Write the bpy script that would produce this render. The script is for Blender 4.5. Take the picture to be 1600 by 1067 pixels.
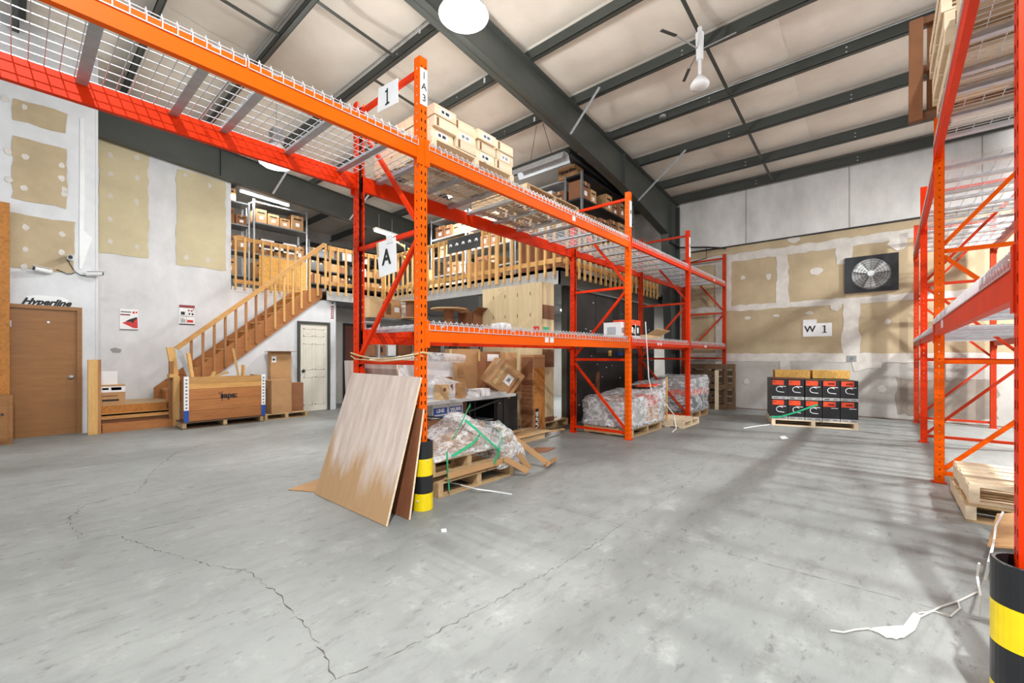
import bpy, bmesh, math, random
from mathutils import Vector, Matrix
random.seed(7)
for o in list(bpy.data.objects): bpy.data.objects.remove(o)
sc = bpy.context.scene
C = sc.collection
PI = math.pi

# ------------------------------------------------------------------ camera
FP = 672.0; EYE = 1.3; HOR = 556.0
TH = math.atan2(579, FP)                       # the racks run along +X, the frames along Y
FW = (math.cos(TH), math.sin(TH)); RT = (math.sin(TH), -math.cos(TH))
cd = bpy.data.cameras.new('camera'); cam = bpy.data.objects.new('camera', cd); C.objects.link(cam)
cam.location = (0, 0, EYE); cam.rotation_euler = (PI/2, 0, TH - PI/2)
cd.sensor_width = 36; cd.lens = FP/1600*36; cd.shift_y = (HOR-533.5)/1600; cd.clip_start = 0.05
sc.camera = cam
# ------------------------------------------------------------------ light and exposure
w = bpy.data.worlds.new('daylight'); sc.world = w; w.use_nodes = True
w.node_tree.nodes['Background'].inputs[0].default_value = (0.88, 0.95, 1.0, 1)
w.node_tree.nodes['Background'].inputs[1].default_value = .9
LAMP_W = 34; UP_W = 200; TUBE_W = 150
sc.view_settings.view_transform = 'Standard'; sc.view_settings.look = 'None'
sc.view_settings.exposure = 0.2; sc.view_settings.gamma = 1; sc.view_settings.use_curve_mapping = False
sc.cycles.max_bounces = 8; sc.cycles.diffuse_bounces = 5; sc.cycles.transparent_max_bounces = 12

# ------------------------------------------------------------------ calibrated points of the place
def _ray(u, v):
    a = (u-800)/FP
    return (FW[0]+a*RT[0], FW[1]+a*RT[1], -(v-HOR)/FP)
def onY(u, v, y): r = _ray(u, v); t = y/r[1]; return Vector((t*r[0], y, EYE+t*r[2]))
def onX(u, v, x): r = _ray(u, v); t = x/r[0]; return Vector((x, t*r[1], EYE+t*r[2]))
def onZ(u, v, z=0): r = _ray(u, v); t = (z-EYE)/r[2]; return Vector((t*r[0], t*r[1], z))

# ------------------------------------------------------------------ materials
def lin(c):
    return tuple((x/255/12.92 if x/255 <= .04045 else ((x/255+.055)/1.055)**2.4) for x in c)
def newmat(name):
    m = bpy.data.materials.new(name); m.use_nodes = True
    nt = m.node_tree; return m, nt, nt.nodes['Principled BSDF']
def mix(nt, fac, a, b, mode='MIX'):
    n = nt.nodes.new('ShaderNodeMix'); n.data_type = 'RGBA'; n.blend_type = mode
    for s, v in ((0, fac), (6, a), (7, b)):
        if hasattr(v, 'links') or hasattr(v, 'is_linked'): nt.links.new(v, n.inputs[s])
        elif s == 0: n.inputs[0].default_value = v
        else: n.inputs[s].default_value = (*v[:3], 1)
    return n.outputs[2]
def math_n(nt, op, a, b=0.0, c=0.0):
    n = nt.nodes.new('ShaderNodeMath'); n.operation = op
    for i, v in enumerate((a, b, c)):
        if hasattr(v, 'is_linked'): nt.links.new(v, n.inputs[i])
        else: n.inputs[i].default_value = v
    return n.outputs[0]
def noise(nt, scale, detail=3, stretch=(1, 1, 1), rough=.55, co='Object'):
    t = nt.nodes.new('ShaderNodeTexCoord'); mp = nt.nodes.new('ShaderNodeMapping')
    mp.inputs['Scale'].default_value = stretch
    nt.links.new(t.outputs[co], mp.inputs[0])
    n = nt.nodes.new('ShaderNodeTexNoise'); n.inputs['Scale'].default_value = scale
    n.inputs['Detail'].default_value = detail; n.inputs['Roughness'].default_value = rough
    nt.links.new(mp.outputs[0], n.inputs['Vector']); return n.outputs['Fac'], mp.outputs[0]
def ramp(nt, v, lo, hi):
    n = nt.nodes.new('ShaderNodeMapRange'); n.clamp = True
    nt.links.new(v, n.inputs[0]); n.inputs[1].default_value = lo; n.inputs[2].default_value = hi
    return n.outputs[0]
def bump(nt, b, h, strength=.2, dist=.01):
    n = nt.nodes.new('ShaderNodeBump'); n.inputs['Strength'].default_value = strength
    n.inputs['Distance'].default_value = dist; nt.links.new(h, n.inputs['Height'])
    nt.links.new(n.outputs[0], b.inputs['Normal'])
def plain(name, c, rough=.6, metal=0, var=.12, scale=6, c2=None, bmp=0, rnd=0):
    m, nt, b = newmat(name); col = lin(c)
    f, _ = noise(nt, scale, 4)
    dark = lin(c2) if c2 else tuple(x*(1-2*var) for x in col)
    o = mix(nt, ramp(nt, f, .3, .7), dark, col)
    if rnd:
        oi = nt.nodes.new('ShaderNodeObjectInfo')
        k = math_n(nt, 'MULTIPLY_ADD', oi.outputs['Random'], rnd, 1-rnd*.6)
        hs = nt.nodes.new('ShaderNodeHueSaturation'); nt.links.new(o, hs.inputs['Color']); nt.links.new(k, hs.inputs['Value']); o = hs.outputs[0]
    nt.links.new(o, b.inputs['Base Color'])
    b.inputs['Roughness'].default_value = rough; b.inputs['Metallic'].default_value = metal
    if bmp: bump(nt, b, f, bmp, .01)
    return m
def wood(name, c1, c2, axis, rough=.65, s=9, rnd=.3, knots=True):
    m, nt, b = newmat(name)
    st = [7.0, 7.0, 7.0]; st[axis] = .5
    f, v = noise(nt, s*.5, 5, st); f2, _ = noise(nt, s*3.0, 4, st)
    f = math_n(nt, 'MULTIPLY_ADD', f2, .45, math_n(nt, 'MULTIPLY', f, .55))
    o = mix(nt, ramp(nt, f, .3, .72), lin(c2), lin(c1))
    if knots:
        vo = nt.nodes.new('ShaderNodeTexVoronoi'); vo.inputs['Scale'].default_value = 3.2
        t = nt.nodes.new('ShaderNodeTexCoord'); nt.links.new(t.outputs['Object'], vo.inputs['Vector'])
        kn = ramp(nt, vo.outputs['Distance'], .11, .05)
        o = mix(nt, math_n(nt, 'MULTIPLY', kn, .7), o, lin(tuple(x*.45 for x in c2)))
    oi = nt.nodes.new('ShaderNodeObjectInfo')
    k = math_n(nt, 'MULTIPLY_ADD', oi.outputs['Random'], rnd, 1-rnd*.6)
    hs = nt.nodes.new('ShaderNodeHueSaturation'); nt.links.new(o, hs.inputs['Color']); nt.links.new(k, hs.inputs['Value'])
    nt.links.new(hs.outputs[0], b.inputs['Base Color']); b.inputs['Roughness'].default_value = rough
    bump(nt, b, f, .25, .004)
    return m
def osb(name, c1, c2):
    m, nt, b = newmat(name)
    t = nt.nodes.new('ShaderNodeTexCoord'); v = nt.nodes.new('ShaderNodeTexVoronoi'); v.inputs['Scale'].default_value = 38
    nt.links.new(t.outputs['Object'], v.inputs['Vector'])
    f, _ = noise(nt, 20, 4)
    g = nt.nodes.new('ShaderNodeRGBToBW'); nt.links.new(v.outputs['Color'], g.inputs[0])
    o = mix(nt, math_n(nt, 'MULTIPLY', g.outputs[0], ramp(nt, f, .2, .8)), lin(c1), lin(c2))
    nt.links.new(o, b.inputs['Base Color']); b.inputs['Roughness'].default_value = .7; bump(nt, b, g.outputs[0], .2, .003)
    return m
def emit(name, c, s):
    m, nt, b = newmat(name); b.inputs['Base Color'].default_value = (*c, 1)
    b.inputs['Emission Color'].default_value = (*c, 1); b.inputs['Emission Strength'].default_value = s
    return m
def concrete():
    m, nt, b = newmat('concrete')
    big, _ = noise(nt, .55, 6, rough=.65); mid, _ = noise(nt, 4.5, 9, rough=.78); fine, _ = noise(nt, 26, 6, rough=.75)
    strk, _ = noise(nt, 2.2, 7, (1.0, 3.2, 1), rough=.72)
    o = mix(nt, ramp(nt, big, .34, .68), lin((118, 121, 119)), lin((144, 146, 143)))
    o = mix(nt, math_n(nt, 'MULTIPLY', ramp(nt, strk, .50, .68), .6), o, lin((108, 108, 106)))
    o = mix(nt, math_n(nt, 'MULTIPLY', ramp(nt, mid, .54, .72), .5), o, lin((176, 177, 174)))
    o = mix(nt, math_n(nt, 'MULTIPLY', ramp(nt, fine, .55, .75), .45), o, lin((118, 118, 116)))
    sp, _ = noise(nt, 7.5, 8, (1.0, 2.2, 1), rough=.75)
    o = mix(nt, math_n(nt, 'MULTIPLY', ramp(nt, sp, .585, .62), .5), o, lin((84, 84, 86)))
    nt.links.new(o, b.inputs['Base Color'])
    r = math_n(nt, 'MULTIPLY_ADD', mid, .4, .32); nt.links.new(r, b.inputs['Roughness'])
    bump(nt, b, mid, .15, .01)
    return m
def film():
    m, nt, b = newmat('stretch_film')
    f, v = noise(nt, 3.2, 5, (1, 1, 1.8), rough=.6); g_, _ = noise(nt, 9, 4, (2.2, 1, 1), rough=.6)
    b.inputs['Base Color'].default_value = (.9, .91, .93, 1); b.inputs['Roughness'].default_value = .1
    b.inputs['Specular IOR Level'].default_value = 1.0
    h = math_n(nt, 'ABSOLUTE', math_n(nt, 'SUBTRACT', f, .5)); h2 = math_n(nt, 'ABSOLUTE', math_n(nt, 'SUBTRACT', g_, .5))
    bump(nt, b, math_n(nt, 'ADD', h, math_n(nt, 'MULTIPLY', h2, .5)), .8, .1)
    tr = nt.nodes.new('ShaderNodeBsdfTransparent'); ms = nt.nodes.new('ShaderNodeMixShader')
    nt.links.new(math_n(nt, 'MULTIPLY_ADD', ramp(nt, h, .07, .0), .5, math_n(nt, 'MULTIPLY_ADD', ramp(nt, h2, .06, 0), .25, .16)), ms.inputs[0])
    nt.links.new(tr.outputs[0], ms.inputs[1]); nt.links.new(b.outputs[0], ms.inputs[2])
    nt.links.new(ms.outputs[0], nt.nodes['Material Output'].inputs[0])
    return m
def leaning_ply():
    m, nt, b = newmat('stained_plywood')
    f, v = noise(nt, 2.2, 6, (1, 5, .8), rough=.6); g_, _ = noise(nt, 9, 5, (1, 6, .5)); k, _ = noise(nt, 1.6, 5, (1, 2.2, .6))
    o = mix(nt, ramp(nt, f, .3, .7), lin((178, 158, 146)), lin((212, 195, 184)))
    sx = nt.nodes.new('ShaderNodeSeparateXYZ'); nt.links.new(nt.nodes['Texture Coordinate'].outputs['Object'], sx.inputs[0])
    e = math_n(nt, 'ADD', sx.outputs[2], math_n(nt, 'MULTIPLY', math_n(nt, 'SUBTRACT', k, .5), 1.5))
    o = mix(nt, math_n(nt, 'MULTIPLY', ramp(nt, e, .55, .3), .85), o, lin((172, 130, 78)))
    o = mix(nt, math_n(nt, 'MULTIPLY', ramp(nt, g_, .56, .75), .4), o, lin((150, 116, 88)))
    nt.links.new(o, b.inputs['Base Color']); b.inputs['Roughness'].default_value = .5
    return m
def plate(name, c, rough, c2, scale, stretch):
    m, nt, b = newmat(name); f, _ = noise(nt, scale, 6, stretch, rough=.65)
    nt.links.new(mix(nt, ramp(nt, f, .32, .7), lin(c2), lin(c)), b.inputs['Base Color']); b.inputs['Roughness'].default_value = rough
    bump(nt, b, f, .15, .01); return m

M = dict(
 concrete=concrete(),
 white_wall=plate('painted_drywall', (222, 222, 224), .8, (196, 197, 198), 1.6, (1, 1, .7)),
 grey_wall=plate('dusty_drywall', (200, 195, 188), .85, (168, 164, 158), 1.4, (1, 1, .45)),
 tan=plate('bare_drywall_paper', (190, 170, 138), .85, (170, 152, 122), 1.5, (1, 1, 1)),
 tanl=plate('pale_drywall_paper', (206, 194, 160), .85, (190, 178, 146), 1.5, (1, 1, 1)),
 mud=plate('joint_compound', (216, 210, 202), .85, (194, 188, 180), 5, (1, 1, 1)),
 vinyl=plate('wall_liner_vinyl', (226, 223, 218), .5, (192, 189, 185), 1.5, (1, 1, .5)),
 insul=plate('ceiling_liner', (238, 229, 217), .55, (224, 213, 200), 1.1, (1, 1, 1)),
 steel_dark=plain('dark_steel_paint', (72, 75, 71), .45, .1, .1, 2),
 steel_black=plain('black_metal', (34, 35, 38), .4, .2),
 galv=plain('galvanised_steel', (192, 196, 200), .35, .55, .1, 14),
 wire=plain('zinc_wire', (214, 216, 218), .35, .35, .05, 20),
 shelf_grey=plain('shelf_grey_steel', (128, 132, 134), .45, .3),
 orange=plain('orange_rack_paint', (243, 94, 0), .42, 0, .04, 5),
 redor=plain('red_orange_rack_paint', (226, 52, 6), .42, 0, .08, 5),
 deepred=plain('deep_red_rack_paint', (196, 58, 28), .38, 0, .1, 5),
 card=plain('cardboard', (186, 142, 96), .8, 0, .07, 7, rnd=.25, bmp=.05),
 card_pale=plain('pale_cardboard', (212, 178, 132), .8, 0, .06, 7, rnd=.15),
 card_dark=plain('dark_cardboard', (146, 96, 62), .8, 0, .1, 7, rnd=.3),
 tape=plain('packing_tape', (205, 178, 128), .3),
 white=plain('white_paper', (236, 236, 236), .6, 0, .04),
 whitep=plain('white_plastic', (228, 228, 228), .35, 0, .04),
 ink=plain('black_ink', (22, 22, 24), .6),
 grey=plain('grey_paint', (150, 150, 150), .6),
 fascia=plain('grey_fascia', (178, 178, 176), .6, 0, .08, 3),
 black=plain('black_plastic', (30, 31, 34), .35),
 tarp=plain('black_board', (44, 42, 42), .55, 0, .3, 2),
 yellow=plain('yellow_plastic', (244, 214, 8), .38, 0, .06, 12),
 green=plain('green_strap', (44, 176, 122), .35),
 blue=plain('blue_paint', (36, 84, 176), .45),
 red=plain('red_print', (206, 40, 34), .5),
 redlabel=plain('orange_red_print', (232, 74, 30), .5),
 maroon=plain('maroon_print', (140, 34, 44), .5),
 film=film(),
 osb=osb('oriented_strand_board', (214, 168, 84), (148, 96, 42)),
 osb_b=osb('brown_strand_board', (186, 122, 52), (120, 70, 30)),
 doorw=wood('brown_door_veneer', (156, 108, 58), (128, 84, 42), 0, .45, 4, 0, False),
 doorr=wood('red_brown_door', (120, 58, 34), (98, 44, 26), 2, .45, 4, 0, False),
 cream=plain('cream_door_paint', (222, 216, 202), .5, 0, .03),
 ply_lean=leaning_ply(),
 ply=wood('light_plywood', (214, 196, 174), (176, 150, 120), 2, .55, 3, 0, False),
 plyb=wood('brown_plywood', (150, 96, 66), (112, 66, 42), 2, .55, 5, 0),
 plyc=wood('crate_plywood', (220, 202, 164), (190, 164, 120), 2, .6, 4, 0),
 studx=wood('lumber_along_x', (214, 166, 98), (178, 122, 62), 0), studz=wood('lumber_upright', (222, 180, 112), (188, 140, 80), 2),
 studz2=wood('aged_lumber_upright', (178, 124, 74), (142, 92, 50), 2),
 studx2=wood('aged_lumber_along_x', (184, 120, 64), (140, 84, 40), 0),
 study=wood('lumber_along_y', (214, 170, 104), (178, 128, 70), 1),
 palx=wood('pallet_wood_x', (206, 176, 134), (158, 124, 84), 0), paly=wood('pallet_wood_y', (206, 176, 134), (158, 124, 84), 1),
 palw=wood('fresh_pallet_wood_x', (240, 224, 198), (216, 190, 152), 0, rnd=.15), palwy=wood('fresh_pallet_wood_y', (240, 224, 198), (216, 190, 152), 1, rnd=.15),
 pald=wood('old_pallet_wood', (120, 92, 64), (84, 62, 42), 2),
 lampglass=emit('lit_lamp_lens', (1.0, .98, .96), 7), tubeglow=emit('lit_tube', (1, 1, 1), 9),
 crack=plain('dark_crack', (88, 84, 78), .9), stain=plain('dark_floor_stain', (128, 127, 126), .5, 0, .1, 20),
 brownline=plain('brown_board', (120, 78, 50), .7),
 mezfloor=plain('mezzanine_board', (150, 146, 140), .7),
)

for k in ('orange', 'redor', 'deepred'): M[k].node_tree.nodes['Principled BSDF'].inputs['Specular IOR Level'].default_value = .12
# ------------------------------------------------------------------ mesh builder
class MB:
    def __init__(s): s.v = []; s.f = []; s.m = []
    def add(s, vs, fs, m=0):
        n = len(s.v); s.v += [tuple(v) for v in vs]
        for f in fs: s.f.append([n+i for i in f]); s.m.append(m)
        return s
    def box(s, x0, y0, z0, x1, y1, z1, m=0):
        if x1 < x0: x0, x1 = x1, x0
        if y1 < y0: y0, y1 = y1, y0
        if z1 < z0: z0, z1 = z1, z0
        return s.add([(x0,y0,z0),(x1,y0,z0),(x1,y1,z0),(x0,y1,z0),(x0,y0,z1),(x1,y0,z1),(x1,y1,z1),(x0,y1,z1)],
            [(0,3,2,1),(4,5,6,7),(0,1,5,4),(1,2,6,5),(2,3,7,6),(3,0,4,7)], m)
    def bar(s, p, q, w, h, m=0, up=(0, 0, 1)):      # rectangular bar from p to q, w sideways, h along up
        p = Vector(p); q = Vector(q); d = (q-p).normalized(); u = Vector(up)
        a = d.cross(u)
        if a.length < 1e-4: a = d.cross(Vector((1, 0, 0)))
        a.normalize(); b = a.cross(d); a *= w/2; b *= h/2
        vs = [p-a-b, p+a-b, p+a+b, p-a+b, q-a-b, q+a-b, q+a+b, q-a+b]
        return s.add(vs, [(0,3,2,1),(4,5,6,7),(0,1,5,4),(1,2,6,5),(2,3,7,6),(3,0,4,7)], m)
    def cyl(s, p, q, r, n=12, m=0, r2=None, cap=True):
        p = Vector(p); q = Vector(q); d = (q-p).normalized()
        a = d.orthogonal().normalized(); b = d.cross(a); r2 = r if r2 is None else r2
        vs = [p+(a*math.cos(t)+b*math.sin(t))*r for t in [2*PI*i/n for i in range(n)]]
        vs += [q+(a*math.cos(t)+b*math.sin(t))*r2 for t in [2*PI*i/n for i in range(n)]]
        fs = [(i, (i+1) % n, n+(i+1) % n, n+i) for i in range(n)]
        if cap: fs += [tuple(range(n-1, -1, -1)), tuple(range(n, 2*n))]
        return s.add(vs, fs, m)
    def tube(s, pts, r, n=6, m=0):
        pts = [Vector(p) for p in pts]; rings = []; a = None
        for i, p in enumerate(pts):
            d = (pts[min(i+1, len(pts)-1)]-pts[max(i-1, 0)]).normalized()
            a = d.orthogonal().normalized() if a is None else (a-d*a.dot(d)).normalized()
            b = d.cross(a); rings.append([p+(a*math.cos(2*PI*k/n)+b*math.sin(2*PI*k/n))*r for k in range(n)])
        vs = [v for R in rings for v in R]; fs = []
        for i in range(len(pts)-1):
            for k in range(n): fs.append((i*n+k, i*n+(k+1) % n, (i+1)*n+(k+1) % n, (i+1)*n+k))
        fs += [tuple(range(n-1, -1, -1)), tuple(range((len(pts)-1)*n, len(pts)*n))]
        return s.add(vs, fs, m)
    def ribbon(s, pts, wdt, side=(0, 0, 1), th=.002, m=0):
        pts = [Vector(p) for p in pts]; sd = Vector(side).normalized()
        for i in range(len(pts)-1): s.bar(pts[i], pts[i+1], th, wdt, m, sd)
        return s
    def lathe(s, prof, c, n=24, m=0):                # prof: (r, z) pairs round the upright axis at c
        vs = []; fs = []; k = len(prof)
        for r, z in prof:
            for i in range(n): t = 2*PI*i/n; vs.append((c[0]+r*math.cos(t), c[1]+r*math.sin(t), c[2]+z))
        for j in range(k-1):
            for i in range(n): fs.append((j*n+i, j*n+(i+1) % n, (j+1)*n+(i+1) % n, (j+1)*n+i))
        return s.add(vs, fs, m)
    def prism(s, pts, off, m=0):                     # polygon pts extruded by vector off
        n = len(pts); off = Vector(off); pts = [Vector(p) for p in pts]
        return s.add(pts+[p+off for p in pts], [tuple(range(n-1, -1, -1)), tuple(range(n, 2*n))]+[(i, (i+1) % n, n+(i+1) % n, n+i) for i in range(n)], m)
ORG = {}
def tag(o, label=None, cat=None, group=None, kind=None):
    for k, v in (('label', label), ('category', cat), ('group', group), ('kind', kind)):
        if v: o[k] = v
    return o
def obj(name, mb, mats, parent=None, local=False, smooth=False, origin=None):
    """link a builder as ONE mesh; coordinates are the place's own unless local"""
    if not isinstance(mats, (list, tuple)): mats = [mats]
    if parent is not None: off = Vector((0, 0, 0)) if local else ORG[parent.name]
    elif local: off = Vector((0, 0, 0))
    else:
        if origin is None:
            xs, ys, zs = zip(*mb.v); origin = ((min(xs)+max(xs))/2, (min(ys)+max(ys))/2, min(zs))
        off = Vector(origin)
    me = bpy.data.meshes.new(name)
    me.from_pydata([tuple(Vector(v)-off) for v in mb.v], [], mb.f)
    for mt in mats: me.materials.append(M[mt] if isinstance(mt, str) else mt)
    me.polygons.foreach_set('material_index', mb.m)
    bm = bmesh.new(); bm.from_mesh(me); bmesh.ops.recalc_face_normals(bm, faces=bm.faces); bm.to_mesh(me); bm.free()
    if smooth: me.polygons.foreach_set('use_smooth', [True]*len(me.polygons))
    me.update()
    o = bpy.data.objects.new(name, me); C.objects.link(o)
    if parent is not None: o.parent = parent; ORG[o.name] = ORG[parent.name]
    else: o.location = off; ORG[o.name] = off
    return o
def thing(name, label, cat, loc, group=None, rotz=0):
    o = bpy.data.objects.new(name, None); C.objects.link(o); o.location = loc; o.rotation_euler = (0, 0, rotz)
    o.empty_display_size = .1; ORG[o.name] = Vector(loc)
    return tag(o, label, cat, group)
def one(name, mb, mats, label, cat, group=None, **k): return tag(obj(name, mb, mats, **k), label, cat, group)
def struct(name, mb, mats, parent=None, **k):
    o = obj(name, mb, mats, parent, **k)
    if parent is None: o['kind'] = 'structure'
    return o
def copy_tree(o, parent=None):
    c = o.copy(); C.objects.link(c); c.parent = parent
    ORG[c.name] = ORG[o.name]
    for ch in list(o.children): copy_tree(ch, c)
    return c
TEXTS = []
def text(name, s, size, mat, parent, mtx, bold=0, shear=0, th=.001, align='CENTER'):
    """lettering: local x to the right, y up, standing on the plane of mtx (place coordinates)"""
    cu = bpy.data.curves.new(name, 'FONT'); cu.body = s; cu.size = size; cu.extrude = th; cu.offset = bold
    cu.shear = shear; cu.align_x = align; cu.align_y = 'CENTER'; cu.resolution_u = 3
    cu.materials.append(M[mat]); o = bpy.data.objects.new(name, cu); C.objects.link(o)
    o.parent = parent; ml = Matrix.Translation(-ORG[parent.name]) @ mtx if parent else mtx
    o.matrix_local = ml; TEXTS.append(o); return o
def facing(p, right, up=(0, 0, 1)):                  # plane whose letters read along `right`
    r = Vector(right).normalized(); u = Vector(up); u = (u-r*u.dot(r)).normalized(); n = r.cross(u)
    return Matrix.Translation(Vector(p)) @ Matrix((r, u, n)).transposed().to_4x4()
EX = (1, 0, 0); MY = (0, -1, 0)                      # letters on a face turned to -Y read along +X, on a face turned to -X along -Y

# ------------------------------------------------------------------ floor
fl = struct('floor', MB().box(-5, -5, -.2, 19, 19, 0), 'concrete', origin=(0, 0, 0))
def crackline(pts, wd, jit, mat='crack', name='floor_crack'):
    P = []
    for i in range(len(pts)-1):
        a = Vector(pts[i]); b = Vector(pts[i+1]); n = max(2, int((b-a).length/.03))
        for k in range(n):
            p = a.lerp(b, k/n); P.append((p.x+random.uniform(-jit, jit), p.y+random.uniform(-jit, jit)))
    P.append(tuple(pts[-1][:2])); mb = MB(); vs = []
    for i, p in enumerate(P):
        q = Vector(P[min(i+1, len(P)-1)])-Vector(P[max(i-1, 0)]); q.normalize()
        n = Vector((-q.y, q.x))*wd*random.choice((.12, .2, .35, .5, .8))/2
        vs += [(p[0]-n.x, p[1]-n.y, .0008), (p[0]+n.x, p[1]+n.y, .0008)]
    mb.add(vs, [(2*i, 2*i+1, 2*i+3, 2*i+2) for i in range(len(P)-1) if random.random() > .12])
    obj(name, mb, mat, fl)
g = lambda *a: [onZ(*p) for p in a]
crackline(g((185, 836), (240, 858), (330, 884), (385, 890), (430, 925), (465, 960), (500, 1010), (525, 1062)), .010, .012)
crackline(g((532, 1060), (620, 1020), (720, 968), (800, 925), (880, 880), (930, 850), (970, 820)), .009, .01)
crackline(g((970, 820), (1040, 780), (1090, 742), (1110, 715)), .008, .012)
crackline(g((185, 836), (130, 842), (105, 815), (130, 790), (215, 768), (240, 735), (270, 710), (320, 694)), .012, .02)
crackline(g((0, 874), (190, 834), (320, 806), (470, 772)), .009, .002, name='saw_joint')
crackline(g((860, 790), (970, 820), (1150, 868), (1420, 940), (1560, 978)), .007, .002, name='saw_joint')
crackline(g((340, 765), (420, 746), (500, 742)), .008, .01)
for (u, v, r) in ((862, 822, .085), (115, 870, .05), (105, 884, .04), (940, 994, .018), (540, 842, .035), (1280, 700, .04), (1190, 665, .05), (520, 900, .03), (1000, 640, .06), (1240, 845, .02)):
    p = onZ(u, v); mb = MB(); n = 18
    mb.add([(p.x+math.cos(2*PI*i/n)*r*random.uniform(.5, 1.3), p.y+math.sin(2*PI*i/n)*r*random.uniform(.5, 1.3)*1.2, .0006) for i in range(n)], [tuple(range(n))])
    obj('floor_stain', mb, 'stain', fl)

# ------------------------------------------------------------------ ceiling: liner, purlins, rafters
def zp(x): return 5.36+(11.7-x)*.083             # underside of the purlins
cl = struct('ceiling', MB().prism([(-5, -5, zp(-5)+.33), (12.6, -5, zp(12.6)+.33), (12.6, -5, zp(12.6)+.4), (-5, -5, zp(-5)+.4)], (0, 24, 0)), 'insul', origin=(0, 0, 5.6))
PX = [11.66, 10.6, 9.24, 7.96, 6.62, 5.31, 4.03, 2.7, 1.38, .06, -1.26, -2.58, -3.9]
seam = [-5.0, -4.1, -2.35, -.62, 1.1, 2.82, 4.55, 6.27, 8.0, 9.7, 11.5, 13.2, 15.0, 17.0, 19.0]
for i in range(len(PX)-1):
    for j in range(len(seam)-1):
        x1, x0 = PX[i]-.02, PX[i+1]-.02; y0, y1 = seam[j], seam[j+1]; n = 8; mb = MB(); vs = []
        k = random.uniform(.7, 1.3)
        for a in range(n+1):
            for b in range(n+1):
                s, t = a/n, b/n; x = x0+(x1-x0)*s; y = y0+(y1-y0)*t
                sag = .05*k*(math.sin(PI*s)**.6)*(.35+.65*math.sin(PI*t)**.5)+.012*math.sin(9*x+5*y)*math.sin(PI*s)
                vs.append((x, y, zp(x)+.25-sag))
        mb.add(vs, [(a*(n+1)+b, (a+1)*(n+1)+b, (a+1)*(n+1)+b+1, a*(n+1)+b+1) for a in range(n) for b in range(n)])
        obj('insulation_panel', mb, 'insul', cl, smooth=True)
for x in PX:                                        # cold-formed Z purlins
    z = zp(x); mb = MB()
    mb.box(x-.005, -5, z, x+.005, 19, z+.22).box(x-.075, -5, z, x, 19, z+.008).box(x-.075, -5, z, x-.068, 19, z+.025).box(x, -5, z+.212, x+.075, 19, z+.22)
    for y in (-1.9, .4, 2.3, 5.9, 8.0, 9.9):
        for dz in (.07, .14): mb.cyl((x-.012, y, z+dz), (x-.004, y, z+dz), .013, 8, 1)
    obj('purlin', mb, ['steel_dark', 'galv'], cl)
def frame(yc, zb, ztop, xs, hw=.1):
    f = obj('rafter', web(yc, zb, ztop, xs, hw), ['steel_dark'], cl)
    return f
def web(yc, zb, ztop, xs, hw):
    mb = MB()
    for a, b in zip(xs[:-1], xs[1:]):
        for (y0, y1, la, lb, ha, hb) in ((yc-.006, yc+.006, zb(a), zb(b), ztop(a), ztop(b)), (yc-hw, yc+hw, zb(a), zb(b), zb(a)+.014, zb(b)+.014), (yc-hw, yc+hw, ztop(a)-.014, ztop(b)-.014, ztop(a), ztop(b))):
            mb.prism([(a, y0, la), (b, y0, lb), (b, y0, hb), (a, y0, ha)], (0, y1-y0, 0))
    for x in xs[1:-1:2]: mb.box(x-.005, yc-hw*.9, zb(x), x+.005, yc+hw*.9, ztop(x))
    return mb
XS = [-5, -3, 0, 3, 6, 8.5, 10.9]
def zb1(x):
    pts = [(-7, 6.35), (-3, 6.02), (0, 5.78), (3, 5.55), (4.4, 5.42), (6.7, 5.13), (8.5, 4.9), (10.9, 4.42), (11.8, 4.4)]
    for (a, za), (b, zb) in zip(pts[:-1], pts[1:]):
        if a <= x <= b: return za+(zb-za)*(x-a)/(b-a)
    return pts[-1][1]
Y1 = 4.23; Y2 = 11.12
r1 = frame(Y1, zb1, lambda x: zp(x)-.002, XS)
col = MB()                                           # tapered haunch and column of the near frame
col.prism([(10.9, Y1-.006, zb1(10.9)), (10.98, Y1-.006, 3.6), (11.25, Y1-.006, 0), (11.7, Y1-.006, 0), (11.7, Y1-.006, zp(11.7)-.01), (10.9, Y1-.006, zp(10.9)-.01)], (0, .012, 0))
for a, b in (((10.9, Y1, zb1(10.9)), (10.98, Y1, 3.6)), ((10.98, Y1, 3.6), (11.25, Y1, 0)), ((11.7, Y1, 0), (11.7, Y1, 5.3)), ((10.9, Y1, zp(10.9)-.008), (11.7, Y1, zp(11.7)-.01))):
    col.bar(a, b, .2, .014, 0, (1, 0, 0) if abs(a[2]-b[2]) > .5 else (0, 0, 1))
col.bar((10.95, Y1, 4.25), (11.7, Y1, 4.25), .19, .012).box(11.2, Y1-.1, 4.25, 11.21, Y1+.1, 5.3)
obj('steel_column', col, 'steel_dark', cl)
frame(Y2, lambda x: 5.4-.08*(x-1.05), lambda x: 6.04-.08*(x-1.05), XS, .09)
frame(-2.6, zb1, lambda x: zp(x)-.002, XS)
for (x0, x1, y) in ((5.0, 11.66, 1.95), (2.3, 4.03, 5.85), (4.03, 6.62, 6.6), (7.96, 9.9, 4.9), (8.4, 11, -.9), (1.38, 2.7, 6.9)):
    mb = MB(); mb.bar((x0, y, zp(x0)+.03), (x1, y, zp(x1)+.03), .05, .006).bar((x0, y+.025, zp(x0)+.055), (x1, y+.025, zp(x1)+.055), .006, .05)
    obj('bridging_angle', mb, 'steel_dark', cl)
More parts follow.
